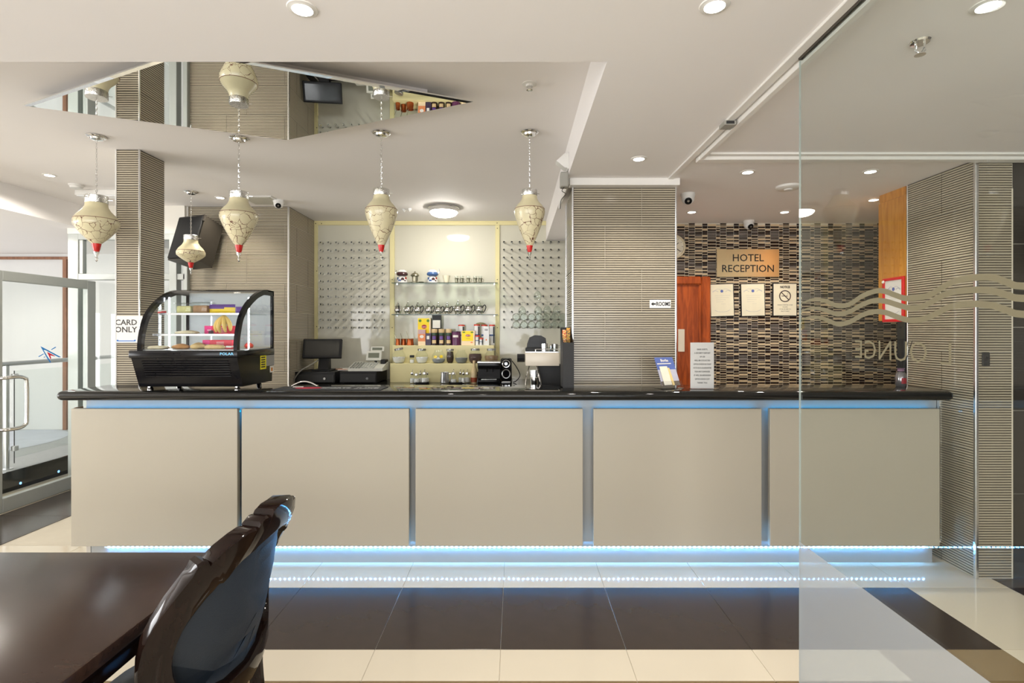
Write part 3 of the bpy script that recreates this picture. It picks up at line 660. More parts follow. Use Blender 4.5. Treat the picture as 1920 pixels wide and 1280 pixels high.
hd = smooth([(dx + .02, 4.29, 1.13), (dx + .06, 4.33, 1.135), (dx + .07, 4.42, 1.135), (dx + .07, 4.475, 1.115), (dx + .07, 4.49, 1.07), (dx + .07, 4.49, .77), (dx + .07, 4.475, .72), (dx + .07, 4.42, .70), (dx + .06, 4.33, .70), (dx + .02, 4.29, .705)], 5)
MB().tube(hd, .016, 12).obj('handle', CHROME, dr)
BLU, REDS = mat('blue_film', srgb(48, 140, 222), .5), mat('red_film', srgb(225, 20, 60), .5)
def film(poly, m):                                       # flat cut film on the door glass, given in photo pixels of the star sticker
    pts = []
    for x, y in poly:
        px, py = 40 + x / 16, 620 + y / 16; Y = dx * F / (px - CX); pts.append((Y, EYE - (py - CY) / F * Y))
    MB().prism(pts, 'x', dx + .0042, dx + .005).obj('star_sticker', m, dr)
film([(560, 460), (1180, 790), (1110, 795), (700, 575), (650, 575), (870, 930), (860, 965), (760, 830)], BLU)
film([(1010, 475), (1025, 500), (890, 575), (875, 560)], BLU); film([(645, 685), (660, 700), (510, 785), (495, 765)], BLU); film([(690, 770), (700, 790), (660, 800), (650, 785)], BLU)
film([(755, 630), (1000, 755), (985, 765), (850, 735), (880, 815), (860, 850)], REDS)
hr = thing('handrail', 'brushed steel handrail with post and clamps on the lobby ramp, behind the door glass', 'handrail', (-4.91, 5.0, .19))
MB().tube([(0, 0, 0), (0, 0, 1.0)], .024, 14).obj('post', STEEL, hr); MB().tube([(0, -.4, 1.015), (0, 1.9, 1.03)], .022, 14).obj('rail', STEEL, hr)
MB().lathe([(0, 0), (.05, 0), (.05, .008), (0, .008)], 20).obj('base_plate', STEEL, hr)
for z in (.17, .87): MB().box(.02, .02, z, .06, .07, z + .05, .006).obj('clamp', STEEL, hr)
MB().box(.036, .05, .10, .044, 1.8, .95).obj('glass_infill', GLASS, hr); MB().tube([(.04, .04, .05), (.04, .04, .95)], .004, 6).obj('rod', BLACKM, hr)
# ------------------------------------------------------------------ display case
dc0 = thing('display_fridge', 'black display fridge with curved glass front, standing on the left of the worktop', 'fridge', (-2.035, 3.42, ZT)); dm = T(2.035, -3.42, -ZT)
def dp(mb, name, m, parent=None, **k): return mb.xf(dm).obj(name, m, parent or dc0, **k)
xa, xb, xg = -2.372, -1.718, -2.335
fbase = dp(MB().prism([(3.205, 1.40), (3.200, 1.36), (3.27, 1.172), (3.66, 1.172), (3.68, 1.40)], 'x', xa, xb), 'base', BLACKG)
frim = dp(MB().box(xa - .012, 3.193, 1.355, xb + .006, 3.69, 1.402, .006, seg=2), 'rim', BLACKG)
for i in range(7):
    f = i / 6; z = 1.335 - .092 * f; y = 3.2 + .07 * (1.36 - z) / .188
    dp(MB().prism([(y - .010, z - .004), (y - .010, z), (y + .004, z + .009), (y + .004, z + .003)], 'x', xa + .065, xb - .055), 'vent_slat', BLACKG, fbase)
arc = [(3.20, 1.40), (3.203, 1.46), (3.22, 1.535), (3.255, 1.62), (3.33, 1.70), (3.43, 1.763), (3.50, 1.790), (3.55, 1.803), (3.62, 1.805), (3.69, 1.803)]
arc = smooth(arc, 3)
def arcband(x0, x1, w):
    mb = MB(); n = len(arc); vs = []
    for i, (y, z) in enumerate(arc):
        a, b = arc[max(i - 1, 0)], arc[min(i + 1, n - 1)]; t = Vector((b[0] - a[0], b[1] - a[1])).normalized(); q = (y + t.y * w, z - t.x * w)
        vs += [(x0, y, z), (x1, y, z), (x0, *q), (x1, *q)]
    fs = []
    for i in range(n - 1):
        k = 4 * i; fs += [(k, k + 4, k + 5, k + 1), (k + 2, k + 3, k + 7, k + 6), (k, k + 2, k + 6, k + 4), (k + 1, k + 5, k + 7, k + 3)]
    fs += [(0, 1, 3, 2), (4 * n - 4, 4 * n - 2, 4 * n - 1, 4 * n - 3)]; return mb.add(vs, fs)
dp(arcband(xg, xg + .022, .034), 'arch_band', BLACKG); dp(arcband(xb - .022, xb, .034), 'arch_band', BLACKG)
dp(arcband(xg + .022, xb - .022, .005), 'curved_pane', CASEGL)
for x in (xg + .004, xb - .009):
    dp(MB().prism([(y + .006, z - .004) for y, z in arc[2:]] + [(3.67, 1.41), (3.215, 1.41)], 'x', x, x + .005), 'side_pane', CASEGL)
for x in (xg, xb - .02): dp(MB().box(x, 3.675, 1.40, x + .02, 3.695, 1.80, .003), 'rear_post', BLACKG)
dp(MB().box(xg, 3.60, 1.795, xb, 3.695, 1.808, .003), 'top_strip', BLACKG)
for x in (xg + .02, (xg + xb) / 2): dp(MB().box(x, 3.68, 1.41, x + (xb - xg) / 2 - .02, 3.685, 1.79), 'rear_door', pane('rear_case_glass', (.93, .96, .98), film=.42, filmcol=(.84, .92, 1)))  # bluish-white film puts the bright veil of the lit case into the colour
dp(MB().box(xa + .02, 3.22, 1.398, xb - .02, 3.67, 1.406, .001), 'deck', STEEL)
zu, zl = 1.638, 1.503
for z, y0 in ((zu, 3.36), (zl, 3.30)):
    fsh = dp(MB().box(xg + .03, y0, z - .006, xb - .03, 3.64, z), 'shelf', GLASS); dp(MB().box(xg + .03, y0 - .006, z - .012, xb - .03, y0, z + .002, .001), 'shelf_edge', SILVER, fsh)
for x in (xg + .035, xb - .055):
    for y in (3.44,): dp(MB().box(x, y, 1.41, x + .006, y + .006, 1.745), 'led_tube', glow('case_led', (.88, .94, 1), 45))
ft = MB().lathe([(0, 0), (.017, 0), (.018, .006), (.014, .012), (.014, .024), (0, .024)], 16).mesh('foot', CHROME)
for x in (xa + .05, xb - .05):
    for y in (3.30, 3.58): link('foot', ft, dc0, (x + 2.035, y - 3.42, 0))
BLT = mat('pale_blue_letter', srgb(120, 200, 240), .4)
mb = text_mb('POLAR', .022, 'CENTER', .0004, bold=.0004, sx=1.25); mb.xf(T(PX(424.5, 3.19), 3.192, PZ(665.5, 3.19))); dp(mb, 'lettering', BLT, frim)
YST = mat('yellow_sticker', srgb(236, 226, 20), .5)
def side(px, py): y = xb * F / (px - CX); return y, EYE - (py - CY) / F * y
def sticker(name, p0, p1, m, d=.0006, x=xb): (ya, za), (yb, zb) = side(*p0), side(*p1); dp(MB().box(x, ya, zb, x + d, yb, za), name, m, fbase)
sticker('yellow_sticker', (488, 667), (499, 691), YST); sticker('rating_plate', (499, 666), (514, 684), mat('grey_label', srgb(150, 150, 148), .5)); sticker('warning_sticker', (506, 686), (513, 697), PAPER)
sticker('warning_triangle', (508, 689), (511, 695), mat('orange_mark', srgb(200, 120, 20), .5), .0009)
for i in range(5): sticker('sticker_line', (489.5, 669 + 4.4 * i), (497, 670.6 + 4.4 * i), INK, .0009)
# food inside
def dome_box(label, cx, cy, z, w, d, h, fill, lid=True, group=None):
    t = thing('food_box', label, 'food box', (cx, cy, z), group)
    MB().box(-w / 2, -d / 2, 0, w / 2, d / 2, h, .006, seg=2).obj('clear_shell', THIN, t); MB().box(-w / 2 + .005, -d / 2 + .005, .004, w / 2 - .005, d / 2 - .005, h * .72, .008, seg=2).obj('filling', fill, t)
    MB().box(-w / 2 - .004, -d / 2 - .004, h * .9, w / 2 + .004, d / 2 + .004, h, .003).obj('lid', THIN, t)
def pouch(label, cx, cy, z, w, h, m1, m2, rz=0, group=None):
    t = thing('snack_pouch', label, 'snack', (cx, cy, z), group, rz)
    bm = bmesh.new(); bmesh.ops.create_grid(bm, x_segments=8, y_segments=6, size=.5)
    ab = []
    for v in bm.verts: ab.append(((v.co.x) * w, -.016 * max(0, (1 - (2 * v.co.x) ** 4) * (1 - (2 * v.co.y) ** 4)) - .001, (v.co.y + .5) * h))
    fs = [[v.index for v in f.verts] for f in bm.faces]; bm.free()
    mb = MB().add(ab, fs); mb.add([(x, -y, z) for x, y, z in ab], [f[::-1] for f in fs]); mb.mi = [1 if sum(mb.v[i][2] for i in f) / 4 > h * (.55 + .3 * (sum(mb.v[i][0] for i in f) / 4) / w) else 0 for f in mb.f]
    mb.obj('bag', [m1, m2], t, ang=60)
    for z0 in (0, h - .006): MB().box(-w / 2, -.0015, z0, w / 2, .0015, z0 + .006).obj('crimped_seal', m2 if z0 else m1, t)
YEL, PUR = mat('yellow_wrap', srgb(240, 205, 40), .35), mat('purple_wrap', srgb(98, 62, 140), .35)
BREAD, CRUST, CREAMF = mat('bread', srgb(222, 190, 130), .8, noise=.2, nscale=60, bump=.4), mat('crust', srgb(196, 140, 78), .6, noise=.25, nscale=40, bump=.4), mat('pale_pastry', srgb(236, 222, 186), .7, noise=.1, nscale=50, bump=.3)
SANDW = mat('sandwich_filling', srgb(214, 206, 140), .7, noise=.35, nscale=45)
dome_box('clear box of yellow egg sandwich on the top fridge shelf', PX(352, 3.46), 3.46, zu, .105, .10, .07, SANDW)
dome_box('clear box of brown filled sandwich on the top fridge shelf, beside the yellow packet', PX(382, 3.46), 3.46, zu, .105, .10, .075, mat('brown_filling', srgb(170, 128, 90), .7, noise=.4, nscale=45))
pouch('yellow and purple snack packet standing on the top fridge shelf', PX(417, 3.44), 3.44, zu, .17, .062, YEL, PUR)
pouch('purple snack packet at the end of the top fridge shelf', PX(452, 3.44), 3.44, zu, .07, .046, PUR, PUR)
pouch('small red snack packet lying at the start of the top fridge shelf', PX(304, 3.40), 3.40, zu, .055, .022, mat('red_wrap', srgb(214, 60, 64), .35), PAPER)
PINK = mat('pink_red_board', srgb(222, 32, 62), .45, noise=.05)
def snack_carton(label, px, pb, y, z, w, d, h):
    t = thing('snack_carton', label, 'carton', (PX(px, y), y, z)); MB().box(-w / 2, -d / 2, 0, w / 2, d / 2, h, .0015).obj('carton', PINK, t)
    MB().box(-w / 2 + .002, -d / 2 - .0006, .002, -w / 4, -d / 2, h - .002).obj('pink_panel', mat('magenta_board', srgb(232, 40, 130), .45), t)
    for k in range(4): MB().box(-.005, -d / 2 - .0008, h * (.2 + .17 * k), .045, -d / 2, h * (.2 + .17 * k) + .003).obj('printed_line', PAPER, t)
    MB().box(-w * .4, -d / 2 - .0009, h * .42, -w * .27, -d / 2, h * .42 + .005).obj('printed_line', PAPER, t)
snack_carton('pink-red snack carton on the middle fridge shelf behind the bananas', 415, 618, 3.50, zl, .20, .05, .055)
snack_carton('pink-red snack carton standing on the fridge deck below the bananas', 412, 648, 3.44, 1.406, .195, .06, .058)
ban = thing('banana_bunch', 'bunch of three ripe bananas hanging down in the middle of the fridge', 'bananas', (PX(420, 3.40), 3.40, zl))
BANM = mat('banana_skin', srgb(232, 196, 110), .5, noise=.15, nscale=20)
for a, s in ((-1.1, 1), (-.35, 1.03), (.35, 1.0), (1.15, .92)):
    mb = MB(); pts = []; R = []
    for i in range(11):
        f = i / 10; th = f * 1.0; pts.append((math.sin(a) * .052 * (f ** .8 + .35 * math.sin(f * 3.1)) * s, -.03 * math.sin(f * 2.8) * math.cos(a) * s, .118 - .106 * f * s)); R.append(max(.0035, .0148 * math.sin(math.pi * min(1, .12 + .82 * f)) ** .6))
    q = MB().tube(pts, 1, 8)
    for i in range(11):
        for k in range(8): v = Vector(q.v[i * 8 + k]); cpt = Vector(pts[i]); q.v[i * 8 + k] = tuple(cpt + (v - cpt) * R[i])
    q.obj('banana', BANM, ban)
MB().cyl((0, 0, .112), .009, .016, 10).obj('stalk', mat('banana_stalk', srgb(120, 96, 50), .7), ban)
def lump(name, label, cat, px, y, z, w, d, h, m, seed=0):
    bm = bmesh.new(); bmesh.ops.create_icosphere(bm, subdivisions=3, radius=1); r = random.Random(seed); a, b = r.random() * 6, r.random() * 6
    for v in bm.verts:
        k = 1 + .07 * math.sin(5 * v.co.x + a) + .06 * math.sin(6 * v.co.y + b); v.co = Vector((v.co.x * w / 2 * k, v.co.y * d / 2 * k, max(-.55, v.co.z) * h * .6 * k))
    lo = min(v.co.z for v in bm.verts)
    for v in bm.verts: v.co.z -= lo
    MB().bm(bm).obj(name, m, None, (PX(px, y), y, z), label, cat)
lump('pastry', 'pale flat pastry lying on the middle fridge shelf', 'pastry', 352, 3.40, zl, .15, .10, .024, CREAMF, 1)
lump('plum', 'dark plum beside the bananas on the middle fridge shelf', 'fruit', 396, 3.40, zl, .03, .03, .026, mat('plum_skin', srgb(70, 30, 50), .4), 2)
lump('croissant', 'golden brown croissant on the fridge deck, the first of three baked rolls', 'pastry', 340, 3.36, 1.406, .11, .09, .035, CRUST, 3)
lump('filled_roll', 'golden filled roll on the fridge deck beside the croissant', 'pastry', 371, 3.36, 1.406, .095, .09, .042, BREAD, 4)
lump('baguette', 'long filled baguette on the fridge deck in front of the pink-red carton', 'bread', 402, 3.33, 1.406, .13, .06, .032, BREAD, 5)
lump('flatbread', 'pale folded flatbread at the start of the fridge deck', 'bread', 298, 3.34, 1.406, .12, .10, .024, CREAMF, 6)
pouch('red snack packet lying at the end of the fridge deck', PX(434, 3.32), 3.32, 1.406, .07, .022, mat('red_wrap', srgb(214, 60, 64), .35), PAPER)
lump('strawberry_tub', 'red strawberries heaped at the back corner of the fridge deck', 'fruit', 466, 3.56, 1.406, .06, .06, .04, mat('strawberry', srgb(214, 40, 36), .4, noise=.3, nscale=80), 7)
# ------------------------------------------------------------------ bar runner, chrome arch
mt = thing('bar_runner', 'dark grey rubber bar runner with red oval, lying on the worktop beside the fridge', 'mat', (-1.18, 3.36, ZT))
mt = MB().box(-.36, -.105, .0002, .335, .095, .004, .001).obj('mat', mat('runner_rubber', srgb(44, 48, 54), .6), mt)
FL = Matrix(((1, 0, 0, 0), (0, 0, 1, 0), (0, 1, 0, 0), (0, 0, 0, 1)))     # XZ lettering laid flat
MB().lathe([(0, .0048), (1, .0048), (1, .004)], 30).xf(Matrix.Diagonal((.085, .05, 1, 1))).xf(T(-.16, 0, 0)).obj('red_oval', mat('crimson_print', srgb(214, 24, 70), .5), mt)
WPR = mat('white_print', srgb(205, 208, 210), .5)
text('SPORTS', .055, WPR, mt, (.02, -.02, .0042), M=FL, sx=1.0, bold=.002); text('JUXE', .075, WPR, mt, (.225, -.03, .0042), M=FL, sx=.9, bold=.001)
ca = thing('chrome_arch', 'curved chrome strip arching over the worktop in front of the till', 'rail', (PX(571, 3.45), 3.45, ZT))
MB().tube([(-.085 + .17 * i / 14, 0, .006 + .030 * math.sin(math.pi * i / 14)) for i in range(15)], .006, 8).obj('arch', CHROME, ca)
MB().tube([(-.055 + .07 * i / 8, -.05, .005 + .0 * i) for i in range(9)], .005, 8).obj('foot_bar', CHROME, ca)
# ------------------------------------------------------------------ tills
def drawer(label, x0, x1, y0, dpt, zt):
    t = thing('cash_box', label, 'cash drawer', ((x0 + x1) / 2, y0 + dpt / 2, .97)); w = (x1 - x0) / 2; h = zt - .97
    MB().box(-w, -dpt / 2, .006, w, dpt / 2, h, .004).obj('housing', BLACK, t); MB().box(-w + .008, -dpt / 2 - .008, .014, w - .008, -dpt / 2, h - .03, .003).obj('drawer_front', BLACKM, t)
    MB().cyl((w * .5, -dpt / 2 - .008, h * .42), .013, .006, 16, axis='y').obj('lock', STEEL, t)
    for a in (-1, 1):
        for b in (-1, 1): MB().cyl((a * (w - .03), b * (dpt / 2 - .04), 0), .012, .006, 10).obj('foot', BLACKM, t)
    return t
yd = 5.50; D1 = PZ(697, yd); drawer('black cash drawer under the tilted till monitor', PX(552, yd), PX(628, yd), yd, .42, D1); drawer('black cash drawer under the white cash register', PX(637, yd), PX(706, yd), yd, .45, PZ(696, yd))
mo = thing('till_monitor', 'black touch screen till monitor on a stand, tilted back on the cash drawer', 'monitor', (PX(604, 5.62), 5.68, D1))
MB().box(-.10, -.10, 0, .10, .10, .018, .005).obj('stand_base', BLACK, mo); MB().prism([(-.04, .018), (.06, .018), (.05, .20), (.015, .20)], 'x', -.055, .055).obj('stand_neck', BLACK, mo)
sc_ = Matrix.Translation((-.012, -.03, .135)) @ RZ(math.radians(7)) @ RX(math.radians(-14))
mo = MB().box(-.205, -.02, 0, .205, .02, .215, .006).xf(sc_).obj('bezel', BLACK, mo); MB().box(-.18, -.0215, .028, .18, -.02, .195, 0).xf(sc_).obj('screen', mat('dark_screen', srgb(52, 52, 50), .12), mo)
rg = thing('cash_register', 'white desktop cash register with grey keys and a raised display', 'cash register', (PX(687, 5.55), 5.66, PZ(696, yd)))
MB().prism([(-.13, .0), (-.13, .03), (.10, .085), (.17, .085), (.17, .0)], 'x', -.19, .175).obj('body', mat('register_plastic', srgb(206, 206, 196), .45), rg)
ks = math.atan2(.055, .23)
for i in range(9):
    for j in range(5):
        y = -.115 + j * .042; z = .03 + (y + .13) * .2391; m = mat('grey_key', srgb(120, 122, 116), .5) if i < 4 else mat('pale_key', srgb(176, 178, 172), .5)
        MB().box(-.010, -.014, 0, .010, .014, .009, .002).xf(RX(ks)).xf(T(-.165 + i * .030, y, z)).obj('key', m, rg)
MB().box(.115, .02, .07, .17, .15, .115, .006).obj('printer_cover', BLACK, rg); MB().cyl((.05, .08, .08), .015, .06, 12).obj('display_post', BLACK, rg)
e = T(.03, .07, .10) @ RX(-.25); hs = MB().box(-.085, -.015, 0, .085, .015, .105, .005).xf(e).obj('display_housing', mat('register_plastic', 0), rg); MB().box(-.06, -.017, .03, .06, -.015, .085).xf(e).obj('display_screen', mat('display_lcd', srgb(110, 114, 100), .2), hs)
e = T(.06, .11, .20) @ RX(-.2); hs = MB().box(-.075, -.012, 0, .075, .012, .055, .004).xf(e).obj('rear_display', mat('register_plastic', 0), rg); MB().box(-.055, -.014, .015, .055, -.012, .042).xf(e).obj('rear_screen', mat('display_lcd', 0), hs)
rc = thing('receipt_pile', 'loose pile of receipts and leaflets between till monitor and cash register', 'papers', (PX(638, 5.6), 5.74, PZ(696, yd)))
for i, (r, m) in enumerate(((.2, PAPER), (-.3, mat('orange_leaflet', srgb(200, 150, 120), .6)), (.5, PAPER), (.1, mat('grey_leaflet', srgb(150, 150, 140), .6)))):
    MB().box(-.06, -.10, .0, .06, .10, .006).xf(RZ(r)).xf(T(.01 * i, .01 * i, .007 * i + .0005)).obj('sheet', m, rc)
cb = MB().tube(smooth([(PX(600, 5.7), 5.66, D1 + .12), (PX(585, 5.6), 5.56, D1 + .07), (PX(567, 5.5), 5.47, D1 + .02), (PX(556, 5.5), 5.46, D1 - .06), (PX(553, 5.5), 5.47, .985)]), .007, 8)
cb.obj('cable', mat('grey_cable', srgb(140, 138, 130), .5), None, label='grey cable looping from the till monitor down over its cash drawer', cat='cable')
# ------------------------------------------------------------------ shelf goods
GOLD = mat('tan_cap', srgb(214, 186, 140), .4)
def prof_shift(p, s): return [(r * s, z * s) for r, z in p]
POLS = mat('polished_silver', (.80, .79, .77, 1), .2, 1, noise=.08, nscale=40)
def teapot(label, px, y, z, h, rz=0):
    s = h / .19; t = thing('teapot', label, 'teapot', (PX(px, y), y, z), 'silver teapots on the lower glass shelf', rz)
    body = [(0, 0), (.040, 0), (.042, .008), (.034, .016), (.046, .032), (.055, .055), (.054, .070), (.044, .090), (.041, .098), (.050, .108), (.052, .112)]
    MB().lathe(prof_shift(body, s), 22).obj('body', POLS, t)
    MB().lathe(prof_shift([(.050, .112), (.040, .120), (.026, .135), (.018, .150), (.012, .158), (.008, .162), (.012, .170), (.010, .178), (.005, .185), (0, .19)], s), 18).obj('lid', POLS, t)
    MB().tube(smooth([(-.045 * s, 0, .045 * s), (-.065 * s, 0, .055 * s), (-.066 * s, 0, .085 * s), (-.072 * s, 0, .108 * s)]), .011 * s, 8, r1=.006 * s).obj('spout', CHROME, t)
    MB().tube(smooth([(.046 * s, 0, .085 * s), (.062 * s, 0, .112 * s), (.085 * s, 0, .118 * s), (.096 * s, 0, .09 * s), (.082 * s, 0, .05 * s), (.06 * s, 0, .028 * s), (.048 * s, 0, .034 * s)]), .0062 * s, 8).obj('handle', BLACK, t)
yt = 5.94
nm = ['first', 'second', 'third', 'fourth', 'fifth', 'sixth']
for i, px in enumerate((746.5, 764.5, 783.5, 804, 822, 838.6)):
    teapot(f'smaller silver teapot, {nm[i]} from the left end of the glass shelf' + (', turned handle forward' if i == 0 else ''), px, yt, ZS2, .155 if i < 4 else .147, -1.2 if i == 0 else -.45)
for i, px in enumerate((858.6, 878.6, 898.6)):
    teapot(f'taller silver teapot with black handle, {["first", "second", "last"][i]} of the three big ones', px, yt, ZS2, .17, -.45)
# top shelf
BLUEC, BROWNC, WHC = mat('blue_glaze', srgb(70, 100, 150), .2, noise=.3, nscale=30), mat('brown_glaze', srgb(70, 44, 46), .2, noise=.3, nscale=30), mat('white_glaze', srgb(226, 224, 220), .15)
def painted(label, px, flip):
    t = thing('painted_pot', label, 'pot', (PX(px, 5.94), 5.94, ZS1)); a, b = (BLUEC, BROWNC) if flip else (BROWNC, BLUEC)
    MB().lathe([(0, 0), (.058, 0), (.062, .012), (.052, .05), (.034, .078)], 24).obj('lower_body', WHC, t)
    MB().lathe([(.034, .078), (.060, .088), (.066, .100), (.064, .112), (.055, .124)], 24).obj('painted_band', a, t)
    MB().lathe([(.055, .124), (.050, .138), (.034, .152), (0, .156)], 24).obj('lid', WHC, t)
    for k, (aa, zz, rr) in enumerate(((-.9, .05, .018), (.3, .04, .02), (1.1, .055, .016), (-.3, .02, .02), (.8, .02, .014))):
        r = .0555 - (zz - .01) * .12; e = MB().lathe([(0, .003), (rr, 0)], 12, axis='y').xf(T(0, -r - .0035, zz)).xf(RZ(aa)); e.obj('painted_spot', (BLUEC, BROWNC, mat('red_glaze', srgb(160, 60, 50), .2))[k % 3], t)
    MB().tube(smooth([(.05, 0, .10), (.075, 0, .13), (.07, 0, .165)] if flip else [(-.05, 0, .105), (-.072, 0, .12), (-.07, 0, .15)]), .006, 8).obj('spout', CHROME, t)
painted('white pot painted with dark brown band at the start of the upper glass shelf', 754, False); painted('white pot painted with blue band in the middle of the upper glass shelf', 811, True)
PEW = mat('aged_silver', srgb(150, 146, 126), .3, .9, noise=.2, nscale=60, bump=.3)
lathe_thing('sugar_bowl', 'ornate lidded silver sugar bowl between the two painted pots', 'bowl', Vector((PX(778, 5.94), 5.94, ZS1)), [(0, 0), (.045, 0), (.046, .01), (.03, .018), (.034, .05), (.034, .075), (.05, .085)], PEW, extra=[('lid', [(.05, .085), (.045, .10), (.028, .115), (.008, .122), (.010, .13), (0, .138)], PEW)])
lathe_thing('small_dish', 'tiny dark metal dish beside the ornate sugar bowl', 'dish', Vector((PX(790, 5.92), 5.92, ZS1)), [(0, 0), (.024, 0), (.03, .014), (.026, .014), (.02, .006), (0, .005)], PEW, 16)
lathe_thing('cream_cup', 'pale cream cup standing alone after the blue painted pot', 'cup', Vector((PX(837, 5.94), 5.94, ZS1)), [(0, 0), (.022, 0), (.024, .006), (.03, .03), (.04, .07), (.044, .085), (.040, .085), (.03, .04), (0, .01)], mat('ivory_china', srgb(232, 224, 196), .3))
for i, px in enumerate((856, 866, 878, 891, 900.5)):
    t = thing('tea_glass_holder', f'small ornate silver tea glass holder, {["first", "second", "third", "fourth", "last"][i]} of the five in a row', 'glass holder', (PX(px, 5.94), 5.94, ZS1), 'silver tea glass holders')
    MB().lathe([(0, 0), (.023, 0), (.022, .006), (.016, .012), (.018, .035), (.022, .055), (.023, .057)], 16).obj('holder', PEW, t); MB().lathe([(.021, .02), (.021, .058), (.024, .082), (.022, .082), (.019, .058), (.0, .02)], 16).obj('glass', THIN, t)
    MB().tube(smooth([(.02, 0, .05), (.036, 0, .045), (.034, 0, .022), (.018, 0, .014)]), .003, 6).obj('handle', PEW, t)
# upper tier goods
zt2 = 1.366; yg = 5.86
def gx_(px, y=yg): return PX(px, y)
def carton(label, p0, p1, ptop, y, dep, m, name='tea_box', cat='box', z=zt2, extra=None):
    x0, x1 = PX(p0, y), PX(p1, y); h = PZ(ptop, y) - z; w = (x1 - x0) / 2
    t = thing(name, label, cat, ((x0 + x1) / 2, y + dep / 2, z)); bx = MB().box(-w, -dep / 2, 0, w, dep / 2, h, .0015).obj('carton', m, t)
    if extra: extra(bx, w, -dep / 2, h)
    return t
LIP, LEAF, LRED = mat('tea_yellow', srgb(250, 218, 20), .45), mat('leaf_green', srgb(90, 130, 40), .5), mat('oval_red', srgb(170, 24, 40), .4)
ORNG, PLAT = mat('orange_print', srgb(226, 140, 90), .5), mat('pale_print', srgb(236, 214, 180), .5)
def oval(t, x, y, z, rx, rz, m, d=.0008): MB().lathe([(0, d), (1, d), (1, 0)], 24, axis='y').xf(Matrix.Diagonal((rx, 1, rz, 1))).xf(T(x, y, z)).obj('printed_oval', m, t)
def teaface(t, w, y, h):
    MB().box(-w * .94, y - .0005, h * .30, w * .78, y, h * .985).obj('printed_panel', LIP, t)
    for sx in (-.62, .6): oval(t, w * sx, y - .0004, h * .90, w * .22, h * .05, LEAF)
    oval(t, 0, y - .0006, h * .68, w * .40, h * .075, LRED); text('Lipton', w * .30, PAPER, t, (0, y - .0016, h * .655)); MB().box(-w * .3, y - .0008, h * .46, w * .3, y, h * .475).obj('printed_line', LEAF, t)
    oval(t, w * .55, y - .0006, h * .2, w * .18, h * .05, ORNG)
carton('tall yellow tea box with red oval, at the back of the stepped shelf', 783, 807.5, 596, 5.92, .07, PLAT, extra=teaface)
carton('short yellow tea box with red oval, in front of the red lidded jars', 865, 890, 620, 5.83, .07, PLAT, extra=teaface)
def pinkface(t, w, y, h):
    MB().box(-w, y - .0006, h * .72, w, y, h).obj('printed_panel', mat('mauve_print', srgb(196, 160, 160), .5), t); MB().box(-w, y - .0006, 0, w, y, h * .25).obj('printed_panel', PLAT, t); oval(t, 0, y, h * .55, w * .55, h * .1, PAPER)
carton('small orange and pink tea box in front of the tall yellow one', 784, 797.5, 617.5, 5.83, .05, ORNG, extra=pinkface)
def bagface(t, w, y, h): MB().box(-w * .86, y - .0006, h * .57, w * .86, y, h * .83).obj('paper_label', PAPER, t)
carton('black coffee bag with white label behind the coffee jars', 810, 826.5, 590.5, 5.93, .06, BLACK, 'coffee_bag', 'bag', extra=bagface)
def dark_jar(t, w, y, h): MB().box(-w * .6, y - .0006, h * .5, w * .4, y, h * .78).obj('paper_label', PAPER, t)
carton('small dark violet tin in front of the tall yellow tea box', 798, 808, 624.5, 5.83, .045, mat('dark_violet', srgb(60, 46, 72), .4), 'spice_tin', 'tin', extra=dark_jar)
GRN, BRN = mat('dark_green_print', srgb(40, 70, 48), .4), mat('coffee_brown', srgb(52, 34, 30), .3)
for i, px in enumerate((814.5, 828, 841.5)):
    t = thing('coffee_jar', f'brown coffee jar with tan cap, {["first", "middle", "last"][i]} of three alike', 'jar', (gx_(px, 5.86), 5.86, zt2), 'coffee jars with tan caps'); r = .036; h = .185
    MB().lathe([(0, 0), (r, 0), (r, h * .72), (r * .95, h * .76)], 20).obj('jar', BRN, t); MB().lathe([(r * .96, h * .76), (r, h * .78), (r, h * .99), (0, h)], 20).obj('cap', GOLD, t)
    MB().lathe([(r + .0005, h * .62), (r + .0005, h * .74)], 20).obj('green_band', GRN, t); MB().lathe([(r + .0006, h * .12), (r + .0006, h * .32)], 12, a0=-2.2, a1=-.9).obj('paper_label', GOLD, t); MB().lathe([(r + .0006, h * .36), (r + .0006, h * .56)], 12, a0=-2.1, a1=-1.0).obj('printed_panel', PUR, t)
t = thing('purple_tin', 'round purple chocolate tin beside the three coffee jars', 'tin', (gx_(855.3, 5.86), 5.86, zt2)); PURT = mat('plum_tin', srgb(92, 44, 82), .3)
MB().lathe([(0, 0), (.049, 0), (.049, .148), (.047, .154), (0, .154)], 24).obj('body', PURT, t); MB().lathe([(.0495, .148), (.05, .156), (0, .157)], 24).obj('lid', mat('dark_lid', srgb(60, 30, 54), .3), t); MB().lathe([(.0496, .09), (.0496, .115)], 12, a0=-2.3, a1=-1.0).obj('printed_panel', PAPER, t)
WHS = mat('white_tin_print', srgb(222, 222, 220), .3); BLS = mat('blue_band_print', srgb(40, 80, 140), .35)
def redlid(label, px, y, r, ptop, z=zt2):
    h = PZ(ptop, y) - z; t = thing('red_lid_canister', label, 'canister', (PX(px, y), y, z), 'canisters with red lids'); MB().lathe([(0, 0), (r, 0), (r, h - .014)], 20).obj('body', WHS, t); MB().lathe([(r + .002, h - .016), (r + .002, h - .002), (r, h), (0, h)], 20).obj('lid', mat('red_lid', srgb(214, 60, 34), .35), t); MB().lathe([(r + .0006, h * .45), (r + .0006, h * .52)], 20).obj('blue_band', BLS, t); MB().lathe([(r + .0008, h * .1), (r + .0008, h * .9)], 6, a0=-1.1, a1=-.5).obj('printed_panel', mat('dark_print', srgb(46, 52, 56), .4), t)
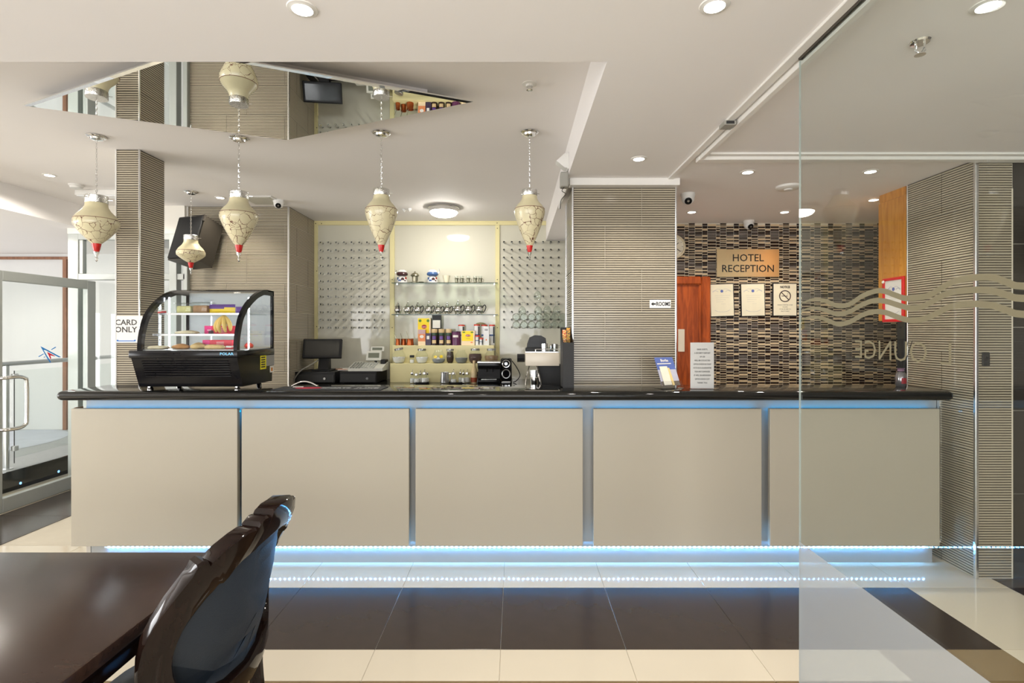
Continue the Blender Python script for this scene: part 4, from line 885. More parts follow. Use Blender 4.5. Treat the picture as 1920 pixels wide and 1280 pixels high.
redlid('white canister with red lid behind the short yellow tea box', 865.3, 5.96, .036, 608.5); redlid('white canister with red lid just right of the short yellow tea box', 894.3, 5.95, .034, 608); redlid('white canister with red lid half hidden by the white carton', 908, 5.96, .034, 608.5); redlid('white canister with red lid at the far end of the stepped shelf', 922.5, 5.94, .032, 608.5)
redlid('small red lidded jar of spice in front of the tall canisters', 895.5, 5.83, .024, 628.5); redlid('tiny jar with blue and orange label beside the white carton', 902.5, 5.82, .02, 633)
lathe_thing('straw_hat_lid', 'round wicker lid lying on top of the red lidded canisters', 'lid', Vector((PX(901, 5.955), 5.955, PZ(608, 5.955))), [(0, 0), (.055, 0), (.056, .006), (.04, .018), (0, .024)], mat('wicker', srgb(150, 136, 104), .8, noise=.3, nscale=60))
def whiteface(t, w, y, h): oval(t, 0, y, h * .32, w * .28, h * .05, ORNG); oval(t, 0, y, h * .9, w * .7, h * .05, mat('grey_print', srgb(150, 150, 150), .5)); MB().box(-w, -.01, h, w, .01, h + .02, .004).obj('folded_top', WHS, t)
carton('tall white milk carton near the end of the stepped shelf', 906.5, 917, 615, 5.82, .05, WHS, 'milk_carton', 'carton', extra=whiteface)
COP = mat('copper', srgb(170, 92, 50), .35, .8, noise=.2)
for i, (px, r, h, hx, hz) in enumerate(((746, .026, .074, -.03, .13), (755, .032, .072, -.028, .135), (769, .040, .074, -.035, .16))):
    t = thing('copper_pot', f'{["small", "medium", "largest"][i]} copper coffee pot with long handle at the start of the stepped shelf', 'pot', (PX(px, 5.86), 5.86 + .05 * (i == 1), zt2), 'copper coffee pots')
    MB().lathe([(0, 0), (r, 0), (r * 1.02, h * .2), (r * .9, h * .75), (r, h), (r * .93, h), (r * .85, h * .7), (0, .006)], 20).obj('bowl', COP, t); MB().tube([(-r * .5, 0, h * .9), (hx - .01, .01, hz)], .004, 6).obj('handle', PEW, t)
# jars on the lower tier
zt1 = 1.175; yj = 5.69
SUG, BEAN, LID = mat('sugar', srgb(232, 232, 230), .7, noise=.08, nscale=50), mat('coffee_beans', srgb(58, 40, 32), .5, noise=.5, nscale=70, bump=.6), mat('jar_lid', srgb(150, 150, 146), .35, .8, noise=.1)
def jar(label, px, r, h, fill, ff, lid=True, neck=.6, tilt=0, bits=None):
    t = thing('glass_jar', label, 'jar', (PX(px, yj), yj, zt1), 'round glass jars on the lower step')
    pr = [(0, 0), (r * .62, 0), (r * .86, h * .1), (r, h * .38), (r * .93, h * .6), (r * neck, h * .82), (r * neck, h * .95)]
    MB().lathe(pr, 24).obj('jar', THIN, t); hf = h * ff; q = []
    for a, b in zip(pr, pr[1:]):
        q.append((max(0, a[0] - .003) if a[0] else 0, a[1] + .004))
        if b[1] >= hf: f = (hf - a[1]) / max(1e-6, b[1] - a[1]); q += [(a[0] + (b[0] - a[0]) * f - .003, hf), (0, hf + .004)]; break
    MB().lathe(q, 24).obj('contents', fill, t)
    if lid: MB().lathe([(r * neck + .004, h * .86), (r * neck + .005, h * .98), (r * neck + .002, h), (0, h)], 24).xf(T(0, 0, h * .9) @ RY(-tilt) @ T(0, 0, -h * .9)).obj('lid', LID, t)
    for k, (bx, bz, br, bmat) in enumerate(bits or ()): MB().lathe([(0, 0), (br, .004), (0, .008)], 10).xf(RX(.9 + .3 * k)).xf(T(bx * r, -r * .45, bz * h)).obj('sachet', bmat, t)
jar('round jar of white sugar with tilted lid, first on the lower step', 748, .072, .165, SUG, .40, tilt=.22)
jar('round jar of white sugar with flat lid beside the tiny salt jar', 791, .068, .158, SUG, .42)
jar('open round jar holding yellow and blue sachets', 822.5, .076, .15, mat('grey_sachets', srgb(140, 146, 156), .6, noise=.4, nscale=60), .30, lid=False, bits=[(-.4, .45, .018, YEL), (.45, .48, .018, YEL), (.0, .3, .02, PAPER)])
jar('open round jar of grey tea bags beside the tall jar of beans', 865, .070, .15, mat('grey_teabags', srgb(130, 134, 136), .8, noise=.3, nscale=50), .38, lid=False)
jar('round lidded jar full of dark ground coffee', 891, .074, .16, mat('ground_coffee', srgb(84, 62, 58), .8, noise=.2, nscale=80), .62)
jar('round lidded jar of light brown sugar, last on the lower step', 921.5, .076, .16, mat('brown_sugar', srgb(150, 122, 92), .8, noise=.15, nscale=80), .50)
jar('tall straight jar of coffee beans between two open round jars', 844, .042, .155, BEAN, .80, neck=.85)
t = thing('salt_jar', 'tiny salt jar with black lid between the two sugar jars', 'jar', (PX(773.5, yj), yj - .03, zt1)); MB().box(-.024, -.02, 0, .024, .02, .062, .005).obj('jar', THIN, t); MB().box(-.020, -.016, .003, .020, .016, .040, .004).obj('contents', SUG, t); MB().box(-.022, -.018, .062, .022, .018, .088, .003).obj('lid', BLACK, t)
# trays on the back counter
zc = .97; ys = 5.54
def tray(label, px, w):
    t = thing('round_tray', label, 'tray', (PX(px, ys), ys, zc)); MB().lathe([(0, 0), (w * .92, 0), (w, .016), (w * .98, .016), (w * .9, .005), (0, .005)], 32).obj('tray', BLACKM, t)
# shallow and wide: squash in depth so that it stays on the counter front
tray('round black serving tray of salt shakers before the cream step', 790, .085)
tray('round black serving tray with steel jug before the cream step', 856, .085)
def shaker(label, px, dy, r, h, ff=.4, pump=True):
    t = thing('sugar_shaker', label, 'shaker', (PX(px, ys + dy), ys + dy, zc + .005), 'glass shakers on the trays')
    MB().lathe([(0, 0), (r, 0), (r, h * .2), (r * .72, h * .62), (r * .6, h * .7)], 16).obj('bottle', THIN, t); MB().lathe([(0, .003), (r - .003, .003), (r - .003, h * .2), (r * .82, h * ff), (0, h * ff)], 16).obj('contents', SUG, t)
    MB().lathe([(r * .62, h * .68), (r * .72, h * .72), (r * .66, h * .86), (r * .3, h * .92), (0, h * .93)], 16).obj('cap', CHROME, t)
    if pump: MB().tube([(0, 0, h * .9), (.004, 0, h * 1.12)], .003, 6).obj('spout', CHROME, t)
for i, (px, dy, r, h) in enumerate(((773, -.02, .026, .125), (781, -.04, .028, .115), (788, .04, .024, .115), (796, -.03, .034, .13), (801, .03, .022, .12))):
    shaker(f'glass salt shaker with chrome top, {["first", "second", "third", "fourth", "fifth"][i]} on the tray before the cream step', px, dy, r, h, pump=i in (0, 2, 3))
for i, (px, dy, r, h) in enumerate(((850, -.02, .034, .13), (863, .03, .022, .125), (869, -.03, .024, .125), (876, .03, .03, .125))):
    shaker(f'glass sugar shaker with chrome top, {["first", "second", "third", "fourth"][i]} beside the steel jug', px, dy, r, h, .3 if i == 0 else .42)
t = thing('steel_jug', 'brushed steel milk jug on the second tray', 'jug', (PX(834, ys - .03), ys - .03, zc + .005)); MB().lathe([(0, 0), (.046, 0), (.048, .01), (.043, .10), (.045, .115), (.042, .115), (.04, .10), (0, .008)], 24).obj('body', STEEL, t); MB().tube(smooth([(.044, 0, .095), (.07, 0, .09), (.07, 0, .04), (.046, 0, .03)]), .004, 6).obj('handle', STEEL, t)
t = thing('syrup_bottle', 'clear bottle of brown syrup with spotted sleeve beside the black coffee machine', 'bottle', (PX(889, 5.56), 5.56, zc)); MB().lathe([(0, 0), (.036, 0), (.037, .10), (.03, .14), (.014, .19), (.013, .225)], 20).obj('bottle', mat('beige_bottle', srgb(206, 184, 140), .25, noise=.3, nscale=50), t); MB().lathe([(.0375, .01), (.0375, .06)], 20).obj('label', mat('rust_label', srgb(150, 66, 30), .5), t); MB().lathe([(.015, .215), (.015, .24), (0, .24)], 16).obj('cap', GOLD, t)
lathe_thing('pepper_mill', 'slim dark brown pepper mill standing against the black coffee machine', 'mill', Vector((PX(897, 5.49), 5.49, zc)), [(0, 0), (.020, 0), (.021, .02), (.014, .05), (.018, .08), (.02, .09), (.012, .10), (.014, .12), (0, .13)], DARKW, 16)
cm = thing('coffee_machine', 'black bean coffee machine on the back counter below the jar of brown sugar', 'coffee machine', (PX(917, 5.42), 5.46, zc)); w = .118
MB().box(-w, -.08, .0, w, .13, .05, .008, seg=2).obj('base', BLACKG, cm); MB().box(-w, .0, .05, w, .13, .17, .006).obj('back_body', BLACK, cm); MB().box(-w, -.09, .16, w, .13, .235, .014, seg=3).obj('head', BLACKG, cm); MB().box(-w - .004, -.095, .222, w + .004, .13, .238, .005).obj('top_lid', STEEL, cm)
for x in (-.03, .03): MB().cyl((x, -.05, .13), .012, .035, 12).obj('spout', BLACK, cm)
MB().box(-.08, -.1, .05, .08, -.01, .056, .002).obj('drip_tray', STEEL, cm)
cp2 = thing('capsule_machine', 'small black capsule coffee machine with chrome lever ring beside the bean machine', 'coffee machine', (PX(949, 5.42), 5.46, zc)); w = .058
MB().box(-w, -.06, 0, w, .12, .03, .01, seg=2).obj('base', BLACK, cp2); MB().box(-w, .0, .03, w, .12, .27, .02, seg=3).obj('body', BLACKG, cp2); MB().box(-w + .006, -.07, .15, w - .006, .02, .27, .025, seg=3).obj('head', BLACKG, cp2)
MB().torus((0, -.075, .215), .036, .006, 24, 8, 'y').obj('lever_ring', CHROME, cp2); MB().cyl((0, -.07, .215), .016, .012, 16, axis='y').obj('button', STEEL, cp2); MB().torus((0, -.062, .11), .04, .005, 24, 8, 'y', sx=1, sy=1.1).obj('spout_guard', STEEL, cp2); MB().box(-.045, -.10, .012, .045, -.04, .035, .005).obj('cup_tray', STEEL, cp2)
MB().tube(smooth([(PX(960, 5.6), 5.66, 1.20), (PX(968, 5.6), 5.62, 1.14), (PX(975, 5.6), 5.6, 1.05), (PX(968, 5.6), 5.58, .99), (PX(962, 5.6), 5.6, .976)]), .005, 6).obj('power_cord', BLACKM, None, label='thin black power cord curling beside the capsule machine', cat='cable')
# ------------------------------------------------------------------ espresso machine and things beside the pillar
ye = 3.72
em = thing('espresso_machine', 'espresso machine with cream body and chrome group beside the tall black card holder', 'coffee machine', (PX(1018, ye), ye + .16, .90)); eM = T(-PX(1018, ye), -ye - .16, -.90)
def ep(mb, name, m): return mb.xf(eM).obj(name, m, em)
e0, e1 = PX(985, ye), PX(1049, ye)
ep(MB().box(e0 + .01, ye + .02, .905, e1 + .02, ye + .32, .94, .006), 'base', BLACK); ep(MB().box(e0 + .10, ye + .12, .94, e1 + .02, ye + .30, 1.28, .006), 'back_body', BLACKM)
ep(MB().box(e0, ye, PZ(686, ye), e1, ye + .26, PZ(661, ye), .006, seg=2), 'upper_body', mat('cream_enamel', srgb(214, 204, 186), .3)); ep(MB().box(e0, ye + .01, PZ(661, ye), e1, ye + .25, PZ(659, ye), .001), 'cup_deck', STEEL)
ep(MB().cyl((PX(1002, ye), ye + .05, .985), .030, .20, 20, r2=.032), 'group_cylinder', CHROME); ep(MB().cyl((PX(1002, ye), ye + .05, 1.19), .037, .05, 20), 'group_head', CHROME); ep(MB().lathe([(0, 0), (.04, 0), (.042, .012), (.028, .03), (.022, .06), (0, .06)], 20, (PX(1002, ye), ye + .05, .94)), 'cup_stand', CHROME)
ep(MB().tube(smooth([(e0 + .085, ye + .06, 1.27), (e0 + .10, ye + .03, 1.2), (e0 + .12, ye + .02, 1.08), (e0 + .125, ye + .02, 1.0)]), .008, 10), 'steam_pipe', CHROME); ep(MB().tube(smooth([(e0 + .03, ye + .08, 1.27), (e0 + .005, ye + .02, 1.18), (e0 + .002, ye, 1.06)]), .005, 8), 'water_pipe', CHROME)
ep(MB().cyl((0, 0, 0), .030, .055, 8, axis='x').xf(T(e0 - .058, ye + .08, PZ(672, ye))), 'steam_knob', BLACK)
e = MB().prism([(e0 + .012, 1.378), (e0 + .018, 1.43), (e0 + .035, 1.475), (e0 + .075, 1.492), (e0 + .12, 1.49), (e0 + .155, 1.47), (e0 + .165, 1.378)], 'y', ye + .14, ye + .24); ep(e, 'bean_hopper', BLACK); ep(MB().box(e0 + .005, ye + .10, 1.368, e0 + .17, ye + .26, 1.40, .006), 'hopper_base', BLACKM)
ep(MB().tube(smooth([(e0 + .075, ye + .02, 1.367), (e0 + .075, ye + .02, 1.385), (e0 + .085, ye + .02, 1.392), (e1 - .01, ye + .02, 1.392)]), .003, 6), 'cup_rail', CHROME)
ZD = PZ(659, ye) + .0005
for i, (px, y, r, h, m, lab) in enumerate(((1021, .10, .027, .055, CHROME, 'chrome milk cup on top of the espresso machine'), (1040, .15, .023, .05, STEEL, 'smaller brushed steel cup beside the chrome cup on the espresso machine'))):
    t = thing('metal_cup', lab, 'cup', (PX(px, ye + y), ye + y, ZD)); MB().lathe([(0, 0), (r, 0), (r, h), (r - .003, h), (r - .003, .004), (0, .004)], 20).obj('cup', m, t); MB().tube(smooth([(r, 0, h * .8), (r + .018, 0, h * .75), (r + .018, 0, h * .3), (r, 0, h * .25)]), .003, 6).obj('handle', m, t)
lathe_thing('glass_bowl', 'wide shallow glass bowl at the front of the espresso machine top', 'bowl', Vector((PX(1036, ye + .045), ye + .045, ZD)), [(0, 0), (.025, 0), (.028, .006), (.048, .034), (.046, .034), (.026, .009), (0, .006)], THIN)
MB().box(-.03, -.008, 0, .03, .008, .032, .006, seg=2).obj('cloth', mat('blue_cloth', srgb(96, 150, 220), .9), None, (PX(1038, ye + .21), ye + .21, ZD), 'small folded blue cloth behind the cups on the espresso machine', 'cloth')
hb = thing('menu_holder', 'tall black card holder on the worktop against the striped pillar', 'holder', (.345, 3.46, ZT)); w = .036
MB().box(-w, -.10, .0, w, -.094, .298, .001).obj('front_wall', BLACKM, hb); MB().prism([(-.094, 0), (-.094, .298), (.09, .395), (.09, 0)], 'x', -w, -w + .004).obj('side_wall', BLACKM, hb); MB().prism([(-.094, 0), (-.094, .298), (.09, .395), (.09, 0)], 'x', w - .004, w).obj('side_wall', BLACKM, hb)
MB().box(-w, .085, 0, w, .09, .398).obj('back_wall', BLACKM, hb); MB().box(-w, -.094, 0, w, .09, .006).obj('bottom', BLACKM, hb)
def flame(name, c1, c2, c3):
    m = mat(name, c1, .4); nt = m.node_tree; b = nt.nodes['Principled BSDF']; tc = nt.nodes.new('ShaderNodeTexCoord'); v = nt.nodes.new('ShaderNodeTexNoise'); v.inputs['Scale'].default_value = 70; v.inputs['Distortion'].default_value = 1.5
    r = nt.nodes.new('ShaderNodeValToRGB'); r.color_ramp.interpolation = 'CONSTANT'; r.color_ramp.elements[0].color = c1; r.color_ramp.elements[1].color = c2; r.color_ramp.elements[1].position = .48; q = r.color_ramp.elements.new(.58); q.color = c3
    nt.links.new(tc.outputs['Object'], v.inputs['Vector']); nt.links.new(v.outputs['Fac'], r.inputs[0]); nt.links.new(r.outputs[0], b.inputs['Base Color']); return m
for lab, x, y, z, hh, m in (('red and yellow patterned card standing in the tall black holder', -.016, .02, .006, .375, flame('red_flame_print', srgb(210, 40, 30), srgb(240, 190, 60), srgb(245, 230, 210))), ('black and yellow patterned card in the tall black holder, nearest the pillar', .014, .045, .006, .388, flame('yellow_flame_print', srgb(40, 34, 26), srgb(230, 180, 40), srgb(226, 110, 40)))):
    MB().box(-.013, -.003, 0, .013, .003, hh, .0008).obj('patterned_card', m, None, (.345 + x, 3.46 + y, ZT + z), lab, 'card')
# wine glasses on the pegs
gl_s = MB().lathe([(0, 0), (.030, 0), (.031, .003), (.006, .008), (.0045, .035), (.02, .05), (.040, .075), (.046, .10), (.042, .125), (.034, .145), (.032, .145), (.040, .124), (.044, .10), (.038, .077), (.018, .053), (0, .046)], 22)
glm = gl_s.mesh('wine_glass', THIN); glb = MB(); glb.v = gl_s.v[:]; glb.f = gl_s.f[:]; glb.mi = gl_s.mi[:]
lay = glb.xf(RX(math.pi / 2)).mesh('wine_glass', THIN)       # lying along the pegs, mouth to the viewer
for r in range(2):
    for k in range(7):
        px, py = 968 + 14.55 * k, 594 + 14.7 * r
        link('wine_glass', lay, None, (PX(px, 5.9), 6.045, PZ(py, 5.9)), f'balloon wine glass lying on the pegs, {["upper", "lower"][r]} row, {["first", "second", "third", "fourth", "fifth", "sixth", "last"][k]} from the left', 'wine glass', 'wine glasses on the pegs')
for px, py, lab in ((1008, 550, 'single inverted wine glass hanging alone above the others'), (979, 578, 'inverted wine glass hanging apart at the start of its row of four'), (1009, 578, 'inverted wine glass, first of the three hanging close together'), (1026, 577, 'inverted wine glass, middle of the three hanging close together'), (1044, 577, 'inverted wine glass, last of the three hanging close together')):
    o = link('wine_glass', glm, None, (PX(px, 5.93), 5.93, PZ(py - 11.5, 5.93)), lab, 'wine glass', 'wine glasses on the pegs'); o.rotation_euler.x = math.pi
# ------------------------------------------------------------------ reception things
lh = thing('leaflet_holder', 'clear leaflet holder with blue poster and cards, leaning on the worktop before the pillar edge', 'holder', (PX(1260, 3.36), 3.36, ZT), rz=math.radians(24)); lM = RX(math.radians(-24)); w = .078
ACL = pane('acrylic_sheet', (.96, .97, .98))
BLUP = mat('blue_poster', srgb(92, 112, 178), .4, noise=.25, nscale=8)
MB().box(-w, -.002, .004, w, .002, .222).xf(lM).obj('acrylic_back', ACL, lh); pst = MB().box(-w + .003, -.003, .02, w - .003, -.002, .216).xf(lM).obj('poster', BLUP, lh)
MB().box(-w + .003, -.0034, .05, w - .003, -.003, .13).xf(lM).obj('poster_sky', mat('pale_sky_print', srgb(190, 190, 206), .5, noise=.15, nscale=20), lh); MB().box(-w + .003, -.0034, .02, w - .003, -.003, .05).xf(lM).obj('poster_city', mat('city_print', srgb(110, 100, 90), .5, noise=.8, nscale=70), lh)
text('Borba', .026, PAPER, pst, (0, 0, 0), M=lM @ T(0, -.0035, .185), bold=.0006)
MB().box(-w + .012, -.0036, .168, w - .03, -.003, .174).xf(lM).obj('printed_line', PAPER, lh)
MB().box(-.060, -.011, .022, .002, -.009, .150).xf(lM).obj('white_card', mat('ivory_card', srgb(236, 230, 212), .5), lh); MB().box(.008, -.010, .018, .026, -.008, .138).xf(lM @ RY(-.06)).obj('yellow_card', mat('yellow_card', srgb(232, 206, 140), .5), lh)
MB().box(-w, -.022, .004, w, -.020, .045).xf(lM).obj('acrylic_pocket', ACL, lh); MB().box(-w - .02, -.03, 0, w, .06, .004, .001).obj('acrylic_foot', ACL, lh)
sg = thing('notice_stand', 'white typed notice in an upright stand on the worktop before the brown door', 'notice', (PX(1316.5, 3.33), 3.33, ZT)); w = .0755; h = PZ(642, 3.33) - ZT
nsh = MB().box(-w, -.001, .004, w, .001, h).obj('sheet', PAPER, sg); MB().box(-w - .002, -.003, .001, w + .002, -.002, h + .002).obj('acrylic_front', ACL, sg); MB().box(-w - .002, -.03, 0, w + .03, .035, .003, .001).obj('acrylic_foot', ACL, sg)
for i, s in enumerate(('DEAR GUESTS,', 'A SECURITY DEPOSIT', 'OF £50', 'WILL BE COLLECTED', 'UPON CHECK IN THAT', 'ACTS AS A GUARANTEE', 'FOR ANY DAMAGES', 'IT WILL BE REFUNDED', 'UPON CHECK OUT', 'THANK YOU.')):
    text(s, .0135, INK, nsh, (0, -.0034, h - .048 - i * .0238), sx=.8, depth=.0002)
# signs
sr = thing('reception_sign', 'brushed brass HOTEL RECEPTION plate on the mosaic wall', 'sign', (PX(1402.5, my - .02), my - .004, PZ(493, my - .02)))
w, h = (1461 - 1344) / 2 / F * (my - .02), (519 - 467) / 2 / F * (my - .02)
sgp = MB().box(-w, -.016, -h, w, -.012, h, .001).obj('plate', mat('brushed_brass', srgb(228, 208, 164), .3, .85, noise=.03), sr)
for sx in (-.9, .9):
    for sz in (-.8, .8): MB().cyl((sx * w, 0, sz * h), .006, .012, 10, axis='y').obj('standoff', STEEL, sr)
text('HOTEL', .098, INK, sgp, (-.0, -.0166, .018), sx=1.0, bold=.0008, depth=.0004); text('RECEPTION', .098, INK, sgp, (0, -.0166, -.086), bold=.0008, depth=.0004)
rs = thing('rooms_sign', 'small white ROOMS sign with a left arrow on the striped pillar', 'sign', (PX(1239, 3.62), py0 - d - .0005, PZ(569.5, 3.62))); w, h = .0745, .029
rs = MB().box(-w, -.004, -h, w, 0, h, .0035).obj('plate', mat('white_sign', srgb(232, 232, 230), .3), rs); text('ROOMS', .040, INK, rs, (.020, -.0045, -.013), sx=.72, bold=.0008)
MB().prism([(-.066, 0), (-.048, .013), (-.048, .005), (-.032, .005), (-.032, -.005), (-.048, -.005), (-.048, -.013)], 'y', -.0046, -.0038).obj('arrow', INK, rs)
cs = thing('card_only_notice', 'white CARD ONLY paper taped round the slim tiled column', 'notice', (lx0 + .085, ly0 - d - .001, PZ(617, 3.66))); h = 51 / 2 / F * 3.66; w = .092
cs = MB().box(-w + .004, -.0012, -h, w + .012, -.0002, h).obj('sheet', PAPER, cs); GI = mat('dark_grey_ink', srgb(60, 58, 58), .5); text('CARD', .055, GI, cs, (-.012, -.0016, .030), bold=.001, sx=1.05); text('ONLY', .055, GI, cs, (-.013, -.0016, -.021), bold=.001, sx=1.05); MB().box(-.078, -.0016, -.086, .055, -.0012, -.079).obj('blue_strip', mat('blue_print', srgb(40, 110, 190), .5), cs)
for x in (-.078, .045): MB().box(x, -.0016, -.079, x + .012, -.0012, -.074).obj('blue_strip', mat('blue_print', 0), cs)
wl = thing('light_switch', 'small black switch plate on the striped pillar behind the glass', 'switch', (PX(1849, 3.18), qy0 - d, PZ(673, 3.18))); MB().box(-.024, -.010, -.042, .024, 0, .042, .004).obj('plate', BLACKM, wl); MB().box(-.010, -.013, -.014, .010, -.010, .014, .002).obj('rocker', BLACK, wl)
# brown door in the alcove
bd = struct('door_2', MB().box(1.14, my - .02, 0, PX(1313, my), my + .03, 2.0, .002), MAHOG); x1 = PX(1330, my)
st_('architrave', PX(1313, my), my - .045, 0, x1, my, 2.055, MAHOG, bd, .012); st_('architrave', 1.14, my - .045, 1.975, PX(1313, my), my, 2.055, MAHOG, bd, .012); st_('stop_bead', PX(1309, my), my - .03, 0, PX(1313, my), my - .02, 1.975, MAHOG, bd)
MB().box(PX(1270, my), my - .026, PZ(659, my), PX(1282, my), my - .02, PZ(617, my), .002).obj('push_plate', mat('ivory_plate', srgb(232, 224, 204), .4), bd)
ck = thing('wall_clock', 'round cream wall clock half hidden behind the striped pillar', 'clock', (PX(1262, my), my - .004, PZ(463, my)))
MB().lathe([(0, 0), (.118, 0), (.12, .012), (.112, .028), (.098, .030), (.096, .018)], 36, axis='y').obj('rim', mat('cream_clock', srgb(216, 206, 178), .35), ck); MB().lathe([(0, .018), (.097, .018)], 36, axis='y').obj('dial', mat('clock_dial', srgb(226, 220, 200), .4), ck)
for a, l in ((.9, .06), (2.2, .08)): MB().box(-.003, -.022, 0, .003, -.020, l).xf(RY(a)).obj('hand', INK, ck)
for k in range(12): a = k * math.pi / 6; MB().box(-.002, -.0195, .078, .002, -.018, .09).xf(RY(a)).obj('hour_mark', INKG, ck)
def cert(label, px, py, rot, frame, kind):
    t = thing('certificate', label, 'certificate', (PX(px, my - .02), my - .004, PZ(py, my - .02)), rot=(0, rot, 0)); w, h = .113, .156
    MB().box(-w - .006, -.014, -h - .006, w + .006, 0, h + .006, .003).obj('frame', frame, t); sh = MB().box(-w + .002, -.0155, -h + .002, w - .002, -.014, h - .002).obj('sheet', mat('certificate_paper', srgb(230, 222, 196), .5), t); cert_print(sh, -.0158, w, h, kind)
ORN = mat('grey_ornament', srgb(150, 150, 176), .6)
def cert_print(t, y, w, h, kind, M=None):
    def put(mb, n, m): (mb.xf(M) if M else mb).obj(n, m, t)
    if kind:
        put(MB().lathe([(0, .0004), (1, .0004)], 20, axis='y').xf(Matrix.Diagonal((.014, 1, .014, 1))).xf(T(0, y, h * .56)), 'seal', mat('blue_seal', srgb(90, 104, 170), .5))
        for s in (-1, 1):
            put(MB().tube(smooth([(s * w * .12, y, h * .66), (s * w * .35, y, h * .70), (s * w * .6, y, h * .62), (s * w * .82, y, h * .56)]), .0011, 4), 'ornament', ORN); put(MB().tube(smooth([(s * w * .3, y, h * .52), (s * w * .55, y, h * .60), (s * w * .8, y, h * .50)]), .0014, 4), 'ornament', ORN)
        put(MB().tube(smooth([(-w * .65, y, -h * .62), (-w * .3, y, -h * .72), (w * .3, y, -h * .72), (w * .65, y, -h * .62)]), .0012, 4), 'ornament', ORN)
        for i, (a, b) in enumerate(((-.6, .7), (-.55, .6), (-.5, .3), (-.5, .1), (-.1, .3))): put(MB().box(w * a, y - .0002, h * (.28 - .13 * i), w * b, y, h * (.28 - .13 * i) + .0016), 'printed_line', mat('faint_print', srgb(186, 180, 176), .6))
    else:
        put(text_mb('NOTICE', .030, bold=.0012, sx=.85).xf(T(0, y, h * .72)), 'lettering', INK)
        put(MB().torus((0, y, h * .22), .053, .0045, 28, 6, 'y'), 'red_ring'[4:], mat('dark_brown_print', srgb(60, 42, 36), .5))
        put(MB().box(-.052, y - .0006, -.004, .052, y, .004).xf(T(0, 0, 0) @ RY(math.radians(45))).xf(T(0, 0, h * .22)), 'slash', mat('dark_brown_print', 0))
        put(MB().box(-.034, y - .0004, h * .20, .026, y, h * .24), 'cigarette', mat('dark_brown_print', 0)); put(MB().tube([(.022, y, h * .30), (.030, y, h * .36), (.024, y, h * .42)], .0016, 5), 'smoke_line', INKG)
        for i, (s, f) in enumerate((('SMOKING IS PERMITTED OUTSIDE', .0125), ('THE HOTEL', .0125), ('YOU WILL BE LIABLE TO A', .0125), ('PENALTY CHARGE', .0125))): put(text_mb(s, f, sx=.78, depth=.0002).xf(T(0, y, -h * (.36 + .13 * i))), 'lettering', INK)
cert('black framed certificate hanging crooked next to the brown door', 1354, 562.5, -.035, BLACKM, 1); cert('black framed certificate in the middle, below the reception sign', 1412, 562, -.025, BLACKM, 1); cert('framed no smoking notice with crossed cigarette on the mosaic wall', 1472, 561.5, .0, BLACKM, 0)
# oak cupboard with red framed certificate, dark post, reed diffuser
oc = thing('oak_cupboard', 'tall orange oak cupboard fixed behind the reception pillar up to the ceiling', 'cupboard', (3.0, 3.90, 1.6)); oM = T(-3.0, -3.90, -1.6)
MB().box(2.835, 3.752, 1.6, 3.25, 4.045, 2.515, .003).xf(oM).obj('carcass', OAK, oc); MB().box(2.831, 3.756, 1.604, 2.835, 4.04, 2.51, .001).xf(oM).obj('side_panel', OAK, oc); MB().box(2.84, 3.77, 2.515, 3.25, 4.04, ZL).xf(oM).obj('top_filler', OAK, oc)
t = thing('certificate', 'red framed certificate on the side of the oak cupboard', 'certificate', (2.830, 3.868, 1.757)); zf = Matrix(((0, 1, 0, 0), (-1, 0, 0, 0), (0, 0, 1, 0), (0, 0, 0, 1)))
REDF = mat('red_frame', srgb(214, 22, 34), .35); w, h = .108, .165
for a in (-1, 1): MB().box(a * w, -.016, -h, a * (w - .020), 0, h, .002).xf(zf).obj('frame_bar', REDF, t); MB().box(-w + .020, -.016, a * h, w - .020, 0, a * (h - .020), .002).xf(zf).obj('frame_bar', REDF, t)
sh = MB().box(-w + .02, -.008, -h + .02, w - .02, 0, h - .02).xf(zf).obj('sheet', PAPER, t); cert_print(sh, -.0084, .085, .14, 1, zf)
MB().lathe([(0, 0), (.012, 0), (.010, .006), (0, .008)], 14, axis='y').xf(zf).xf(T(-.016, .095, .14)).obj('white_pin', PAPER, t)
struct('trim_6', MB().box(2.82, 3.755, 0, 2.90, 3.83, 1.6, .003), BLACKM)
rd = thing('reed_diffuser', 'silver glass reed diffuser with red label at the end of the worktop by the pillar', 'diffuser', (PX(1689, 3.5), 3.5, ZT)); MB().lathe([(0, 0), (.028, 0), (.032, .008), (.034, .06), (.026, .09), (.012, .102), (.012, .115), (.016, .118), (0, .118)], 20).obj('bottle', mat('smoked_silver', srgb(150, 146, 150), .12, .7, noise=.3), rd)
MB().lathe([(.0343, .02), (.0345, .058)], 10, a0=-2.1, a1=-1.1).obj('label', mat('dark_red_label', srgb(150, 40, 48), .5), rd); MB().lathe([(.013, .10), (.022, .104), (.017, .112), (.024, .122), (.012, .118)], 12).obj('ribbon', mat('mauve_ribbon', srgb(140, 110, 130), .6), rd)
for i, (a, r) in enumerate(((0, .05), (1.2, .06), (2.4, .055), (3.4, .06), (4.4, .05), (5.3, .065))): MB().tube([(0, 0, .06), (r * math.cos(a), r * math.sin(a), .31)], .002, 6).obj('reed', BLACKM, rd)
